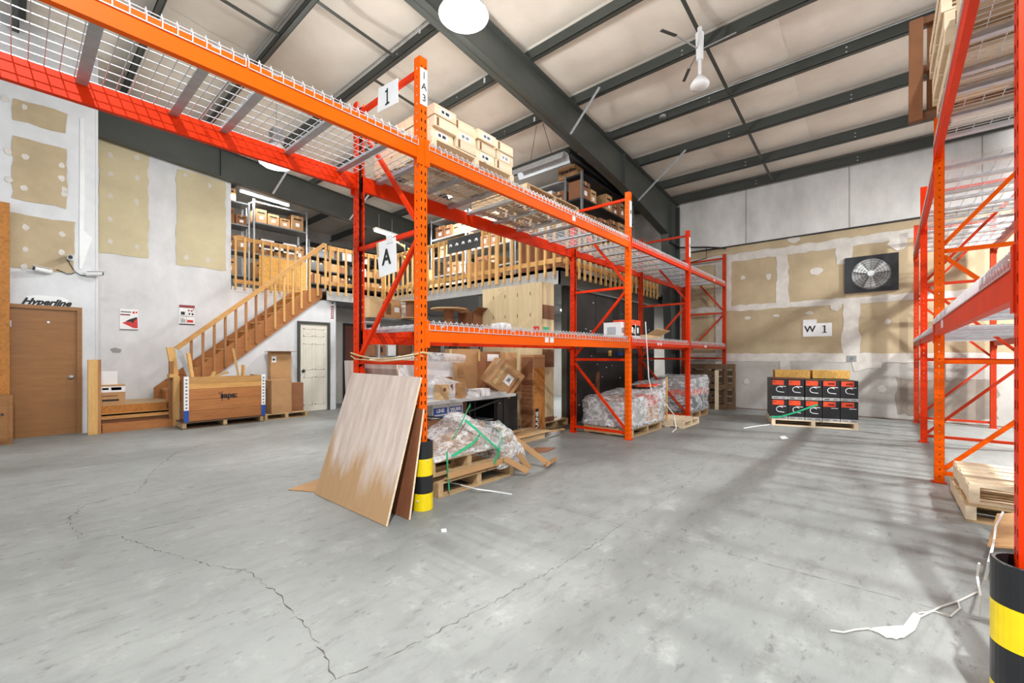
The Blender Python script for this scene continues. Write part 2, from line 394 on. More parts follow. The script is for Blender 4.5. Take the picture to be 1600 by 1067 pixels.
for (a, b) in ((onZ(1071, 235, zp(9.3)), (9.1, Y1-.1, 4.76)), (onZ(936, 137, zp(6.6)), (6.35, Y1-.1, 5.17)), ((4.2, 9.9, 5.9), (4.05, Y2-.1, 5.17)), ((6.0, 9.3, 5.8), (6.0, Y2-.1, 5.02))):
    mb = MB(); mb.bar(a, b, .045, .006).bar(Vector(a)+Vector((.02, 0, .02)), Vector(b)+Vector((.02, 0, .02)), .006, .045)
    obj('flange_brace', mb, 'galv', cl)
for (u, v, x) in ((656, 47, 4.03), (757, 125, 5.31), (835, 186, 6.62)):
    p = onX(u, v, x-.012); obj('purlin_tag', MB().box(p.x-.003, p.y-.02, p.z-.05, p.x, p.y+.02, p.z+.04), 'white', cl)
mb = MB()
mb.tube([(7.88, y, zp(7.88)+.16) for y in (4.2, 2, 0, -2, -5)], .009, 6)
obj('conduit', mb, 'galv', cl)
obj('conduit', MB().tube([(2.62, y, zp(2.6)+.17) for y in (4.3, 6.5, 9)], .009, 6), 'galv', cl)
obj('conduit', MB().tube([(3.95, y, zp(3.95)+.17) for y in (4.3, 6.5, 9)], .009, 6), 'galv', cl)
for (u, v, z) in ((1127, 238, 5.4), (995, 70, 5.55)):
    pass
obj('junction_box', MB().cyl((7.9, 3.1, zp(7.9)+.05), (7.9, 3.1, zp(7.9)+.1), .06, 12), 'grey', cl)

# ------------------------------------------------------------------ far wall (eave side)
XW = 11.8
wf = struct('wall_far', MB().box(XW, -6, 0, XW+.2, 19, 5.75), 'grey_wall', origin=(XW, 0, 0))
def ragged(u0, v0, u1, v1, j, step=.12):
    P = []
    def edge(a, b):
        n = max(2, int(math.hypot(b[0]-a[0], b[1]-a[1])/step))
        for k in range(n):
            t = k/n; P.append((a[0]+(b[0]-a[0])*t+random.uniform(-j, j), a[1]+(b[1]-a[1])*t+random.uniform(-j, j)))
    edge((u0, v0), (u1, v0)); edge((u1, v0), (u1, v1)); edge((u1, v1), (u0, v1)); edge((u0, v1), (u0, v0)); return P
LIFT = [0]
def wallX(name, pts, mat, par, lift, th=.002):
    LIFT[0] += .00013; lift += LIFT[0] if th < .01 else 0; return obj(name, MB().prism([(XW-lift, a, b) for a, b in pts], (th, 0, 0)), mat, par)
YV = [-6, -3.2, -1.85, .59, 1.72, 3.05, 5.5]
for (a, b, c, d, mt) in ((3.9, 3.72, -6, 4.05, 'tan'), (2.95, 2.5, 1.78, 3.72, 'tan'), (1.78, 2.5, .62, 3.72, 'tan'), (.62, 2.5, -1.8, 3.72, 'tan'), (3.9, 2.5, 2.95, 3.72, 'tan'), (-1.8, 2.5, -5.9, 3.72, 'tan'),
        (3.9, 1.3, .55, 2.48, 'tan'), (.45, 1.3, -2.2, 2.48, 'tan'), (-2.2, 1.3, -5.9, 2.48, 'tan'), (3.9, 0.01, 1.75, 1.28, 'grey_wall'), (1.68, .01, -.9, 1.28, 'grey_wall'), (-.92, .01, -3.3, 1.28, 'grey_wall')):
    wallX('drywall_sheet', [(a-.006, b+.004), (a-.006, d-.004), (c+.006, d-.004), (c+.006, b+.004)], mt, wf, .014, .014)
for (a, b, c, d, j) in ((3.9, 3.66, -5.9, 3.85, .018), (3.9, 2.42, -5.9, 2.56, .016), (3.9, 1.17, -5.9, 1.36, .014), (1.9, 2.5, 1.66, 3.74, .025), (.78, 3.3, .5, 3.8, .02), (.66, 1.3, .36, 2.48, .03),
        (1.83, 0.02, 1.63, 1.22, .02), (3.0, 2.5, 2.88, 3.7, .01), (.85, 2.3, .7, 2.5, .03), (.5, 1.02, .05, 1.25, .05), (3.25, .02, 3.1, 3.7, .012)):
    wallX('joint_compound', ragged(a, b, c, d, j), 'mud', wf, .0175)
for (u, v, r, s) in ((1161, 434, .055, 1), (1201, 432, .06, 1.3), (1275, 424, .13, .7), (1168, 497, .07, .6), (1213, 493, .07, .5), (1265, 489, .08, .5), (1387, 503, .05, 1.3), (1167, 596, .06, 1.2), (1378, 607, .07, 1.2), (1405, 380, .16, .9), (1240, 374, .12, .8)):
    p = onX(u, v, XW); n = 14
    wallX('compound_patch', [(p.y+math.cos(2*PI*i/n)*r*random.uniform(.75, 1.2), p.z+math.sin(2*PI*i/n)*r*s*random.uniform(.75, 1.2)) for i in range(n)], 'mud', wf, .016)
for (a, b, t) in (((4.2), (2.55), 0), (2.54, .55, .01), (.54, -1.4, 0), (-1.41, -3.5, .01), (-3.51, -5.9, 0)):
    mb = MB().box(XW-.03-t, b, 4.06, XW, a, 5.42); mb.box(XW-.036-t, a-.03, 4.06, XW-.03, a-.015, 5.42)
    obj('liner_panel', mb, 'vinyl', wf)
obj('girt', MB().box(XW-.06, -6, 4.035, XW, 3.95, 4.06), 'steel_black', wf)
obj('wall_shade_patch', MB().prism([(XW-.0165, a, b) for a, b in ragged(-.2, .12, -1.6, .85, .04)], (.001, 0, 0)), plain('brown_grey_shade', (158, 146, 134), .8), wf)  # rack shadow on the lower wall, painted as a darker ragged patch
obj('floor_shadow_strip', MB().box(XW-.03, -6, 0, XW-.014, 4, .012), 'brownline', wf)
# outlet on the wall
t = thing('wall_outlet', 'grey metal outlet plate in white compound below the W1 sign', 'outlet', (XW-.02, .5, 1.2))
p = onX(1331, 560, XW); obj('cover_plate', MB().box(XW-.03, p.y-.08, p.z-.06, XW-.018, p.y+.08, p.z+.06), 'grey', t)
obj('socket', MB().box(XW-.034, p.y-.03, p.z-.03, XW-.03, p.y+.03, p.z+.03), 'shelf_grey', t)
# W 1 sign
t = thing('wall_sign', 'white paper sign reading W 1 taped to tan drywall', 'sign', (XW-.02, 1.1, 1.7))
a, b = onX(1255, 504, XW), onX(1300, 525, XW)
obj('backing_card', MB().box(XW-.021, a.y+.02, b.z-.04, XW-.0165, b.y-.02, a.z+.05), 'tan', t)
obj('paper', MB().box(XW-.024, a.y, b.z, XW-.021, (a.y+b.y)/2+.01, a.z+.06), 'white', t)
obj('paper', MB().box(XW-.0245, (a.y+b.y)/2+.01, b.z, XW-.021, b.y, a.z-.03), 'white', t)
text('letter', 'W', .2, 'ink', t, facing((XW-.026, a.y-.13, (a.z+b.z)/2), MY), .004)
yy, zz = b.y+.13, (a.z+b.z)/2; obj('digit', MB().box(XW-.027, yy-.014, zz-.08, XW-.025, yy+.014, zz+.08).box(XW-.027, yy-.045, zz-.085, XW-.025, yy+.045, zz-.068).box(XW-.027, yy, zz+.055, XW-.025, yy+.045, zz+.07), 'ink', t)

# exhaust fan
t = thing('exhaust_fan', 'square black framed exhaust fan with round wire guard in drywall', 'fan', (XW-.03, .18, 2.66))
fy, fz = .185, 3.03; a0, a1, z0, z1 = -.25, .62, 2.66, 3.42
mb = MB(); n = 32; R = .33
ring = [(fy+R*math.cos(2*PI*i/n), fz+R*math.sin(2*PI*i/n)) for i in range(n)]
def sq(i):
    c, s = math.cos(2*PI*i/n), math.sin(2*PI*i/n)
    if i % 8 == 4: return (fy+math.copysign(.435, c), fz+math.copysign(.38, s))
    k = max(abs(c)/.435, abs(s)/.38); return (fy+c/k, fz+s/k)
vs = [(XW-.06, *ring[i]) for i in range(n)]+[(XW-.06, *sq(i)) for i in range(n)]+[(XW-.015, *sq(i)) for i in range(n)]
mb.add(vs, [(i, (i+1) % n, n+(i+1) % n, n+i) for i in range(n)]+[(n+i, n+(i+1) % n, 2*n+(i+1) % n, 2*n+i) for i in range(n)])
obj('frame', mb, 'steel_black', t)
mb = MB(); mb.add([(XW-.06, *p) for p in ring]+[(XW-.016, *p) for p in ring], [(i, (i+1) % n, n+(i+1) % n, n+i) for i in range(n)])
obj('shroud', mb, 'steel_black', t)
obj('louvre', MB().cyl((XW-.02, fy, fz), (XW-.0155, fy, fz), R-.005, 32), 'fascia', t)
for k in range(3):
    mb = MB(); a = 2*PI*k/3+.5; vs = []
    for (r, da, dx) in ((.06, -.35, -.012), (.06, .35, .012), (.2, .45, .014), (.30, .42, .014), (.30, -.25, -.014), (.2, -.3, -.014)):
        vs.append((XW-.045+dx*.6, fy+r*math.cos(a+da), fz+r*math.sin(a+da)))
    mb.prism(vs, (.003, 0, 0)); obj('blade', mb, 'white', t)
obj('hub', MB().cyl((XW-.075, fy, fz), (XW-.035, fy, fz), .06, 18), 'wire', t)
mb = MB()
for r in (.12, .17, .22, .27, .32):
    mb.tube([(XW-.068, fy+r*math.cos(2*PI*i/24), fz+r*math.sin(2*PI*i/24)) for i in range(25)], .0035, 5)
for k in range(12):
    a = 2*PI*k/12; mb.tube([(XW-.068, fy+.06*math.cos(a), fz+.06*math.sin(a)), (XW-.068, fy+.33*math.cos(a), fz+.33*math.sin(a))], .0035, 5)
obj('wire_guard', mb, 'steel_black', t)

# ------------------------------------------------------------------ left walls
YL, YS = 10.2, 11.3
wl = struct('wall_left', MB().box(-7, YL, 0, -.07, YL+.15, 6.6).box(-.07, YL, 2.08, .74, YL+.15, 6.6).box(.74, YL, 0, .95, YL+.15, 6.6).box(.80, YL+.15, 0, .95, YS, 6.6), 'white_wall', origin=(0, YL, 0))
ws = struct('wall_stair', MB().box(.95, YS, 0, 3.26, YS+.15, 6.0).box(3.26, YS, 0, 12, YS+.15, 2.83), 'white_wall', origin=(2, YS, 0))
def wallY(name, pts, mat, par, y, th=.002, lift=0.004):
    LIFT[0] += .00013; lift += LIFT[0]; return obj(name, MB().prism([(a, y-lift, b) for a, b in pts], (0, th, 0)), mat, par)
for (u0, v0, u1, v1) in ((20, 165, 104, 198), (20, 222, 104, 318), (18, 340, 116, 422)):
    a, b = onY(u0, (v0), YL), onY(u1, v1, YL); zt = onY((u0+u1)/2, v0, YL).z; zb = onY((u0+u1)/2, v1, YL).z
    wallY('drywall_sheet', ragged(a.x if u0 > 18 else -.1, zt, b.x, zb, .015), 'tan', wl, YL)
for (u, v) in ((13, 237), (40, 245), (96, 259), (96, 279), (100, 296), (14, 281), (38, 294), (100, 304), (40, 355), (97, 366), (40, 390), (96, 394), (38, 417), (8, 155), (38, 168)):
    p = onY(u, v, YL); wallY('compound_patch', [(p.x+math.cos(k)*.04*random.uniform(.7, 1.2), p.z+math.sin(k)*.05*random.uniform(.7, 1.2)) for k in [i*.7 for i in range(9)]], 'mud', wl, YL, .002, .0065)
obj('corner_bead', MB().box(.925, YL-.006, .3, .955, YL+.01, 6.4), 'white_wall', wl)
mb = MB(); mb.prism([onY(u, v, YL-.012) for u, v in ((125, 185), (132, 185), (133, 300), (131, 360), (144, 372), (128, 420), (124, 420))], (0, .01, 0)); obj('plastic_sheet_edge', mb, 'whitep', wl)
for (u0, u1, t0, t1, b0, b1) in ((154, 232, 216, 240, 394, 402), (275, 352, 263, 283, 413, 420)):
    P = [onY(u0, t0, YS), onY(u1, t1, YS), onY(u1, b1, YS), onY(u0, b0, YS)]
    zt = max(P[0].z, P[1].z); wallY('drywall_sheet', ragged(P[0].x, zt, P[1].x, P[3].z, .02), 'tanl', ws, YS)
for (u, v) in ((172, 243), (214, 247), (172, 272), (214, 279), (173, 307), (214, 316), (172, 343), (173, 378), (214, 386), (290, 274), (327, 290), (291, 402), (325, 406)):
    p = onY(u, v, YS); wallY('compound_patch', [(p.x+math.cos(k)*.045*random.uniform(.6, 1.2), p.z+math.sin(k)*.06*random.uniform(.6, 1.2)) for k in [i*.7 for i in range(9)]], 'mud', ws, YS, .002, .0065)
obj('scuff_mark', MB().prism([(a, YS-.004, b) for a, b in [(p.x, p.z) for p in (onY(172, 545, YS), onY(180, 543, YS), onY(190, 546, YS), onY(188, 551, YS), onY(176, 551, YS))]], (0, .002, 0)), 'grey', ws)
# wall under the stairs with the white six-panel door, and the recess beyond
YU = 10.14
wu = struct('wall_under_stair', MB().prism([(2.05, YU, 0), (4.24, YU, 0), (4.24, YU, 2.1), (4.24, YU, 2.26), (2.05, YU, .44)], (0, .1, 0)).prism([(4.24, YU, 2.1), (5.0, YU, 2.1), (5.0, YU, 2.63), (4.7, YU, 2.63), (4.24, YU, 2.26)], (0, .1, 0)).box(5.0, YU, 0, 5.16, YS, 2.62), 'white_wall', origin=(4, YU, 0))
struct('wall_recess', MB().box(5.16, YS-.06, 0, 5.95, YS, 2.6).box(6.78, YS-.06, 0, 14, YS, 2.6).box(5.95, YS-.06, 2.2, 6.78, YS, 2.6).box(5.95, YS-.02, 0, 6.78, YS, 2.2), 'grey_wall', origin=(6, YS, 0))
def panel_door(name, x0, x1, y, z1, mt, fm, hx, panels=True, extra=None):
    d = struct(name, MB().box(x0, y, .01, x1, y+.045, z1), mt, origin=((x0+x1)/2, y, 0))
    f = MB().box(x0-.06, y-.03, 0, x0, y+.08, z1+.06).box(x1, y-.03, 0, x1+.06, y+.08, z1+.06).box(x0, y-.03, z1, x1, y+.08, z1+.06)
    obj('door_frame', f, fm, d)
    obj('door_handle', MB().cyl((hx, y-.012, .95), (hx, y, .95), .032, 14).cyl((hx, y-.05, .95), (hx, y-.01, .95), .012, 10).lathe([(0.001, -.02), (.02, -.018), (.03, 0), (.02, .018), (.001, .02)], (hx, y-.06, .95), 14), 'galv' if panels is False else 'steel_black', d, smooth=True)
    if panels:
        w = x1-x0
        for cx in (.29, .71):
            for (a, b) in ((.08, .4), (.48, .78), (.86, .95)):
                xa, xb = x0+w*(cx-.17), x0+w*(cx+.17); za, zb_ = z1*a, z1*b; m_ = MB()
                for q in ((xa, za, xb, za+.02), (xa, zb_-.02, xb, zb_), (xa, za, xa+.02, zb_), (xb-.02, za, xb, zb_)): m_.box(q[0], y-.007, q[1], q[2], y, q[3])
                m_.box(xa+.05, y-.005, za+.05, xb-.05, y, zb_-.05); obj('raised_panel', m_, mt, d)
    return d
panel_door('door_1', 4.30, 4.94, YU-.01, 2.04, 'cream', 'steel_dark', 4.37)
panel_door('door_2', 5.98, 6.75, YS-.055, 2.14, 'doorr', 'steel_black', 6.6, None)
d = panel_door('door_3', -.03, .70, YL+.02, 2.05, 'doorw', 'doorw', .63, False)
obj('door_viewer', MB().box(.36, YL+.01, 1.83, .39, YL+.02, 1.86), 'white', d)
obj('hinge', MB().box(-.035, YL+.005, 1.75, -.015, YL+.02, 1.85), 'galv', d)
# lettering above the brown door
t = thing('wall_lettering', 'black slanted lettering on the white wall above brown door', 'sign', (.3, YL, 2.15))
p0, p1 = onY(42, 472, YL-.006), onY(102, 473, YL-.006)
obj('white_backing', MB().prism([onY(u, v, YL-.003) for u, v in ((42, 462), (62, 461), (98, 464), (108, 470), (104, 478), (44, 476))], (0, .002, 0)), 'white', t)
text('lettering', 'Hyperline', .135, 'ink', t, facing(((p0.x+p1.x)/2, YL-.006, 2.16), EX), .006, .45)
# black wedge-sign arrow on the corner of the under-stair wall
t = thing('extinguisher_sign', 'narrow red and white vertical sign on the wall corner by cream door', 'sign', (5.05, YU, 2.15))
obj('plate', MB().box(5.03, YU-.008, 2.15, 5.11, YU, 2.62), 'white', t)
obj('red_panel', MB().box(5.038, YU-.011, 2.2, 5.102, YU-.008, 2.52), 'maroon', t)
obj('pictogram', MB().prism([(5.04, YU-.011, 2.6), (5.1, YU-.011, 2.6), (5.07, YU-.011, 2.54)], (0, .003, 0)), 'ink', t)
for k in range(8): obj('letter_mark', MB().box(5.055, YU-.013, 2.225+k*.035, 5.085, YU-.011, 2.243+k*.035), 'white', t)

# posters
t = thing('poster', 'poster with a red wedge picture on white wall left of the stairs', 'poster', (1.45, YS, 1.8), )
a, b = onY(187, 482, YS), onY(216, 517, YS)
obj('sheet', MB().box(a.x, YS-.01, b.z, b.x, YS-.006, a.z), 'white', t)
W, H = b.x-a.x, a.z-b.z
def q(x0, z0, x1, z1, m, nm='print'): obj(nm, MB().box(a.x+W*x0, YS-.012, b.z+H*z0, a.x+W*x1, YS-.01, b.z+H*z1), m, t)
q(.03, .70, .55, .76, 'maroon'); q(.05, .84, .6, .88, 'ink'); q(0, .02, 1, .06, 'ink'); q(.68, .8, .8, .9, 'red'); q(.85, .82, .95, .9, 'red')
obj('red_wedge', MB().prism([(a.x+W*x, YS-.012, b.z+H*z) for x, z in ((.12, .35), (.95, .6), (.97, .12), (.75, .12))], (0, .002, 0)), 'red', t)
obj('black_figure', MB().prism([(a.x+W*x, YS-.013, b.z+H*z) for x, z in ((.3, .42), (.5, .52), (.9, .64), (.95, .58), (.8, .5), (.7, .35), (.6, .42))], (0, .002, 0)), 'ink', t)
t = thing('poster', 'small poster of black pictures in boxes on white wall above the stair rail', 'poster', (2.4, YS, 1.95))
a, b = onY(280, 476, YS), onY(304, 508, YS); W, H = b.x-a.x, a.z-b.z
obj('sheet', MB().box(a.x, YS-.01, b.z, b.x, YS-.006, a.z), 'white', t)
q(0, .86, 1, 1, 'maroon'); q(0, 0, 1, .05, 'ink'); q(.05, .3, .3, .33, 'grey'); q(.02, .42, .98, .45, 'grey'); q(.1, .5, .35, .66, 'ink'); q(.5, .12, .9, .25, 'red'); q(.46, .06, .48, .42, 'grey')
q(.6, .52, .7, .6, 'ink'); q(.8, .5, .92, .6, 'ink'); q(.55, .7, .66, .78, 'maroon'); q(.75, .68, .85, .76, 'maroon'); q(.88, .76, .95, .82, 'maroon'); q(.08, .1, .4, .28, 'fascia')
# ------------------------------------------------------------------ security cameras
def seccam(label, p, d):
    t = thing('security_camera', label, 'camera', p, 'security cameras above the brown door')
    p = Vector(p); d = Vector(d).normalized()
    obj('mount', MB().cyl(p+Vector((0, .06, 0)), p+Vector((0, .03, 0)), .045, 14).cyl(p+Vector((0, .03, 0)), p, .014, 8), 'whitep', t)
    obj('body', MB().cyl(p-d*.04, p+d*.17, .036, 14), 'whitep', t, smooth=False)
    obj('sunshield', MB().bar(p-d*.03+Vector((0, 0, .04)), p+d*.2+Vector((0, 0, .04)), .075, .006), 'whitep', t)
    obj('lens', MB().cyl(p+d*.17, p+d*.176, .028, 14), 'black', t)
seccam('white bullet camera aimed left above the brown door', onY(75, 424, YL-.07), (-1, -.5, .1))
seccam('white camera facing the room, topmost of the three above brown door', onY(111, 403, YL-.07), (-.1, -1, -.1))
seccam('white bullet camera aimed right at the wall corner above brown door', onY(140, 428, YL-.07), (1, -.4, .1))
one('camera_cable', MB().tube([onY(u, v, YL-.02) for u, v in ((88, 421), (96, 424), (104, 428), (112, 428), (118, 425), (114, 420), (108, 410), (104, 405))], .006, 5).tube([onY(u, v, YL-.02) for u, v in ((118, 425), (126, 430), (134, 431), (142, 428))], .006, 5), 'ink', 'thin black cable looping between the security cameras', 'cable')

# left foreground edge: strand board sheet and brown cabinet
one('strand_board', MB().box(-.5, 10.08, .72, -.03, 10.11, 3.63), 'osb_b', 'tall sheet of orange strand board at the left edge beside brown door', 'board')
t = thing('desk_cabinet', 'brown wooden cabinet below strand board at the left edge', 'cabinet', (-.35, 9.8, 0))
obj('body', MB().box(-.75, 9.7, 0, 0.0, 10.05, .72), 'doorw', t); obj('door_panel', MB().box(-.7, 9.685, .05, -.05, 9.7, .66), 'doorw', t)
obj('knob', MB().cyl((-.1, 9.66, .45), (-.1, 9.685, .45), .015, 10), 'steel_black', t)

# ------------------------------------------------------------------ staircase
st = thing('staircase', 'wooden staircase with landing steps and balustrade against the white wall', 'staircase', (3.2, 10.6, 0))
YF = 9.92
obj('landing_step', MB().box(.98, YF, 0, 1.98, YF+.04, .13).box(.98, YF, .13, 1.98, YF+.3, .135), ['studx2'], st)
obj('landing_step', MB().box(.98, YF+.22, .2, 1.98, YF+.26, .285).box(.98, YF+.22, .26, 1.98, YF+.5, .285), 'studx', st)
obj('landing_riser', MB().box(.98, YF+.47, .285, 1.94, YF+.5, .42), 'osb_b', st)
obj('landing_deck', MB().box(.98, YF+.47, .42, 1.98, YS-.01, .44), 'palx', st)
obj('landing_base', MB().box(1.0, YF+.04, 0, 1.9, YF+.2, .12).box(1.0, YF+.26, 0, 1.9, YS-.02, .2), 'brownline', st)
a = onY(137, 562, YF-.02); b = onY(155, 680, YF-.02)
obj('newel_post', MB().box(a.x, YF-.06, 0, b.x-.02, YF+.03, a.z), 'studz', st)
obj('newel_post', MB().box(b.x-.02, YF-.06, 0, b.x+.02, YF+.1, a.z), 'studz2', st)
NR = 12; RS = (2.9-.44)/NR; RN = .235; SX = 1.98
for k in range(NR):
    x = SX+k*RN; z = .44+(k+1)*RS
    if k < NR-1: obj('tread', MB().box(x-.02, YU-.02, z-.035, x+RN+.01, YS-.15, z), 'studx', st)
    obj('riser', MB().box(x, YU+.02, z-RS, x+.018, YS-.17, z-.035), 'osb_b', st)
def strg(y):
    xa, xb = SX-.12, SX+NR*RN
    return MB().prism([(xa, y, .44), (SX+.1, y, .44), (xb, y, .44+(xb-SX-.25)/RN*RS), (xb, y, 2.88), (xb-.28, y, 2.88), (xa, y, .66)], (0, .04, 0))
obj('stringer', strg(YU-.05), 'studx2', st); obj('stringer', strg(YS-.16), 'studx2', st)
sl = .885; hr = lambda x: 1.45+sl*(x-2.01)
obj('handrail', MB().bar((2.0, YU-.11, hr(2.0)), (4.83, YU-.11, hr(4.83)), .04, .085), 'studx', st)
for k in range(15):
    x = 2.24+k*.188; zl = .44+(x-SX-.12)/RN*RS+.02
    obj('baluster', MB().box(x-.02, YU-.09, max(.5, zl), x+.02, YU-.05, hr(x)-.01), 'studz2' if k < 8 else 'studz', st)
obj('newel_post', MB().prism([(1.86, YU-.1, 1.46), (1.98, YU-.1, 1.46), (2.04, YU-.1, .95), (1.94, YU-.1, .95)], (0, .09, 0)), 'studz', st)
obj('newel_post', MB().box(1.93, YF-.05, 0, 2.02, YF+.04, .93), 'studz', st)
obj('newel_post', MB().box(1.9, YU-.12, .1, 1.96, YU-.02, 1.2), 'studz2', st)
obj('newel_cap', MB().box(1.88, YF-.03, .9, 2.0, YU, .96), 'studz', st)
one('metal_rail', MB().bar((2.02, YU-.2, 1.4), (2.22, YU-.2, .8), .02, .07, 0, (1, 0, 0)), 'galv', 'thin shiny metal strip leaning against the stair newel', 'strip')

# ------------------------------------------------------------------ mezzanine
XM = 6.42; YA = 9.95; YC = 4.4; ZM = 2.9; ZU = 2.64
mz = thing('mezzanine', 'grey storage mezzanine carried above the floor behind the orange racks', 'mezzanine', (8.5, 8, ZU))
obj('deck', MB().box(XM, YC, ZM-.06, XW-.06, YS, ZM).box(4.85, YA, ZM-.06, XM, YS, ZM).box(3.27, YS+.01, ZM-.06, XW-.06, 15.98, ZM), 'mezfloor', mz)
obj('soffit', MB().box(XM+.02, YC+.02, ZU, XW-.06, YS-.07, ZU+.02).box(5.17, YA+.02, ZU, XM+.02, YS-.02, ZU+.02), 'grey', mz)
obj('fascia', MB().box(XM, YC, ZU-.04, XM+.03, YA+.03, ZM), 'fascia', mz)
obj('fascia', MB().box(4.85, YA, ZU-.02, XM, YA+.03, ZM), 'fascia', mz)
obj('fascia', MB().box(XM, YC, ZU-.04, XW-.9, YC+.03, ZM), 'steel_dark', mz)
obj('fascia', MB().box(3.27, YS-.012, ZM-.12, 4.85, YS-.002, ZM), 'white_wall', mz)
for (x, y) in ((6.6, 8.6), (6.52, 6.45), (6.95, 4.62)): obj('support_post', MB().box(x-.06, y-.06, 0, x+.06, y+.06, ZU), 'steel_dark', mz)
def railing(label, p, q, out, step=.2, wide=(), zt=3.9, zb=2.74):
    p = Vector((*p, 0)); q = Vector((*q, 0)); d = (q-p); L = d.length; d.normalize(); out = Vector((*out, 0))
    t = thing('wooden_railing', label, 'railing', tuple(p.lerp(q, .5)+Vector((0, 0, zb))))
    ax = 'studx' if abs(d.x) > .5 else 'study'
    Z = Vector((0, 0, 1))
    obj('top_rail', MB().bar(p+Z*(zt-.045), q+Z*(zt-.045), .04, .09), ax, t)
    obj('bottom_rail', MB().bar(p+Z*3.02, q+Z*3.02, .04, .09), ax, t)
    n = int(L/step)
    for k in range(n+1):
        c = p+d*(k*step+.03)+out*.042; w_ = .042 if k in wide else .02
        mb = MB(); a = c-d*w_; b = c+d*w_
        mb.prism([a-out*.02+Z*zb, b-out*.02+Z*zb, b+out*.02+Z*zb, a+out*.02+Z*zb], Z*(zt-zb-.012+random.uniform(-.01, .01)))
        obj('baluster', mb, 'studz', t)
    return t
railing('yellow wooden railing at the wall opening above the lower stairs', (3.3, YS-.03), (4.78, YS-.03), (0, -1), .19, zt=4.06, zb=2.84)
railing('yellow wooden railing from the stair head to the mezzanine corner', (4.86, YA-.02), (XM-.1, YA-.02), (0, -1), .2)
railing('long wooden railing holding the black five-knob sign, facing the racks', (XM-.03, YA-.05), (XM-.03, YC-.06), (-1, 0), .2, (0, 8, 16, 20))
railing('wooden railing along the mezzanine edge above black wall', (XM+.1, YC-.03), (10.75, YC-.03), (0, -1), .205)

# black wall under the mezzanine
wb = struct('wall_black', MB().box(6.9, YC+.14, 0, 10.95, YC+.2, ZU-.05), 'tarp', origin=(9, YC, 0))
for k in range(4): obj('black_sheet', MB().box(6.92+k*1.01, YC+.125, .02, 6.92+k*1.01+.995, YC+.14, ZU-.08), 'tarp', wb)
for k in range(40):
    u, v = random.uniform(900, 1040), random.uniform(470, 640); p = onY(u, v, YC+.12)
    if 7 < p.x < 10.8 and .2 < p.z < 2.4: obj('paper_scrap', MB().box(p.x, YC+.118, p.z, p.x+random.uniform(.015, .05), YC+.124, p.z+random.uniform(.008, .02)), 'white', wb)
for (u, v, wd, hh, mt) in ((952, 552, .08, .12, 'osb'), (965, 553, .25, .06, 'blue'), (957, 505, .4, .02, 'studx'), (932, 600, .12, .5, 'brownline')):
    p = onY(u, v, YC+.1); obj('wall_fitting', MB().box(p.x, YC+.09, p.z-hh/2, p.x+wd, YC+.124, p.z+hh/2), mt, wb)

# ------------------------------------------------------------------ pallet racks
def post_mb(x, y, d, h, sgn):
    """C-section post, outer face at y looking along -sgn*Y, punched with real slots; d deep"""
    mb = MB(); w2 = .04
    def face(P, U, V, cols, rows):                 # punched sheet; cols: solid/hole breaks across, rows up
        nu, nv = len(cols), len(rows); base = len(mb.v)
        mb.v += [tuple(P+U*c+V*r) for r in rows for c in cols]
        for j in range(nv-1):
            for i in range(nu-1):
                if not (i % 2 == 1 and j % 2 == 1): mb.f.append([base+j*nu+i, base+j*nu+i+1, base+(j+1)*nu+i+1, base+(j+1)*nu+i]); mb.m.append(0)
    rows = [0]; z = .06
    while z < h-.05: rows += [z, z+.03]; z += .075
    rows.append(h)
    rows2 = [0]; z = .06
    while z < h-.05: rows2 += [z, z+.016]; z += .075
    rows2.append(h)
    face(Vector((x-w2, y, 0)), Vector((1, 0, 0)), Vector((0, 0, 1)), [0, .014, .026, .054, .066, .08], rows)
    for s in (-w2, w2): face(Vector((x+s, y, 0)), Vector((0, sgn, 0)), Vector((0, 0, 1)), [0, d*.42, d*.58, d], rows2)
    mb.box(x-w2, y+sgn*(d-.002), 0, x-w2+.018, y+sgn*d, h).box(x+w2-.018, y+sgn*(d-.002), 0, x+w2, y+sgn*d, h)
    mb.box(x-w2+.002, y+sgn*.012, 0, x+w2-.002, y+sgn*.014, h, 1)  # black sheet inside the post stands in for shade behind the slots
    return mb
ZH = (.1, 1.24, 2.37, 3.74)
def upright(rk, x, yf, sgn, mats, h=3.84, dep=1.08):
    e = bpy.data.objects.new('upright_frame', None); C.objects.link(e); e.parent = rk; ORG[e.name] = ORG[rk.name]
    mf, mr, mbz = mats
    obj('post', post_mb(x, yf, .075, h, sgn), [mf, 'steel_black'], e, local=True)
    obj('post', post_mb(x, yf+sgn*dep, .075, h, -sgn), [mr, 'steel_black'], e, local=True)
    for y in (yf+sgn*.035, yf+sgn*(dep-.035)):
        obj('foot_plate', MB().box(x-.06, y-.06, 0, x+.06, y+.06, .008), mr, e, local=True)
    ya, yb = yf+sgn*.07, yf+sgn*(dep-.07)
    for z in ZH: obj('horizontal_brace', MB().box(x-.018, ya, z-.02, x+.018, yb, z+.02), mbz, e, local=True)
    for (z0, z1, fl_) in ((.14, 1.18, 1), (1.30, 2.32, 0), (2.44, 3.6, 1)):
        a = (x+.002, ya, z0 if fl_ else z1); b = (x+.002, yb, z1 if fl_ else z0)
        if (z0 < 1 or z0 > 2): a, b = (x, ya, z0), (x, yb, z1)
        else: a, b = (x, ya, z1), (x, yb, z0)
        obj('diagonal_brace', MB().bar(a, b, .034, .036), mbz, e, local=True)
    return e
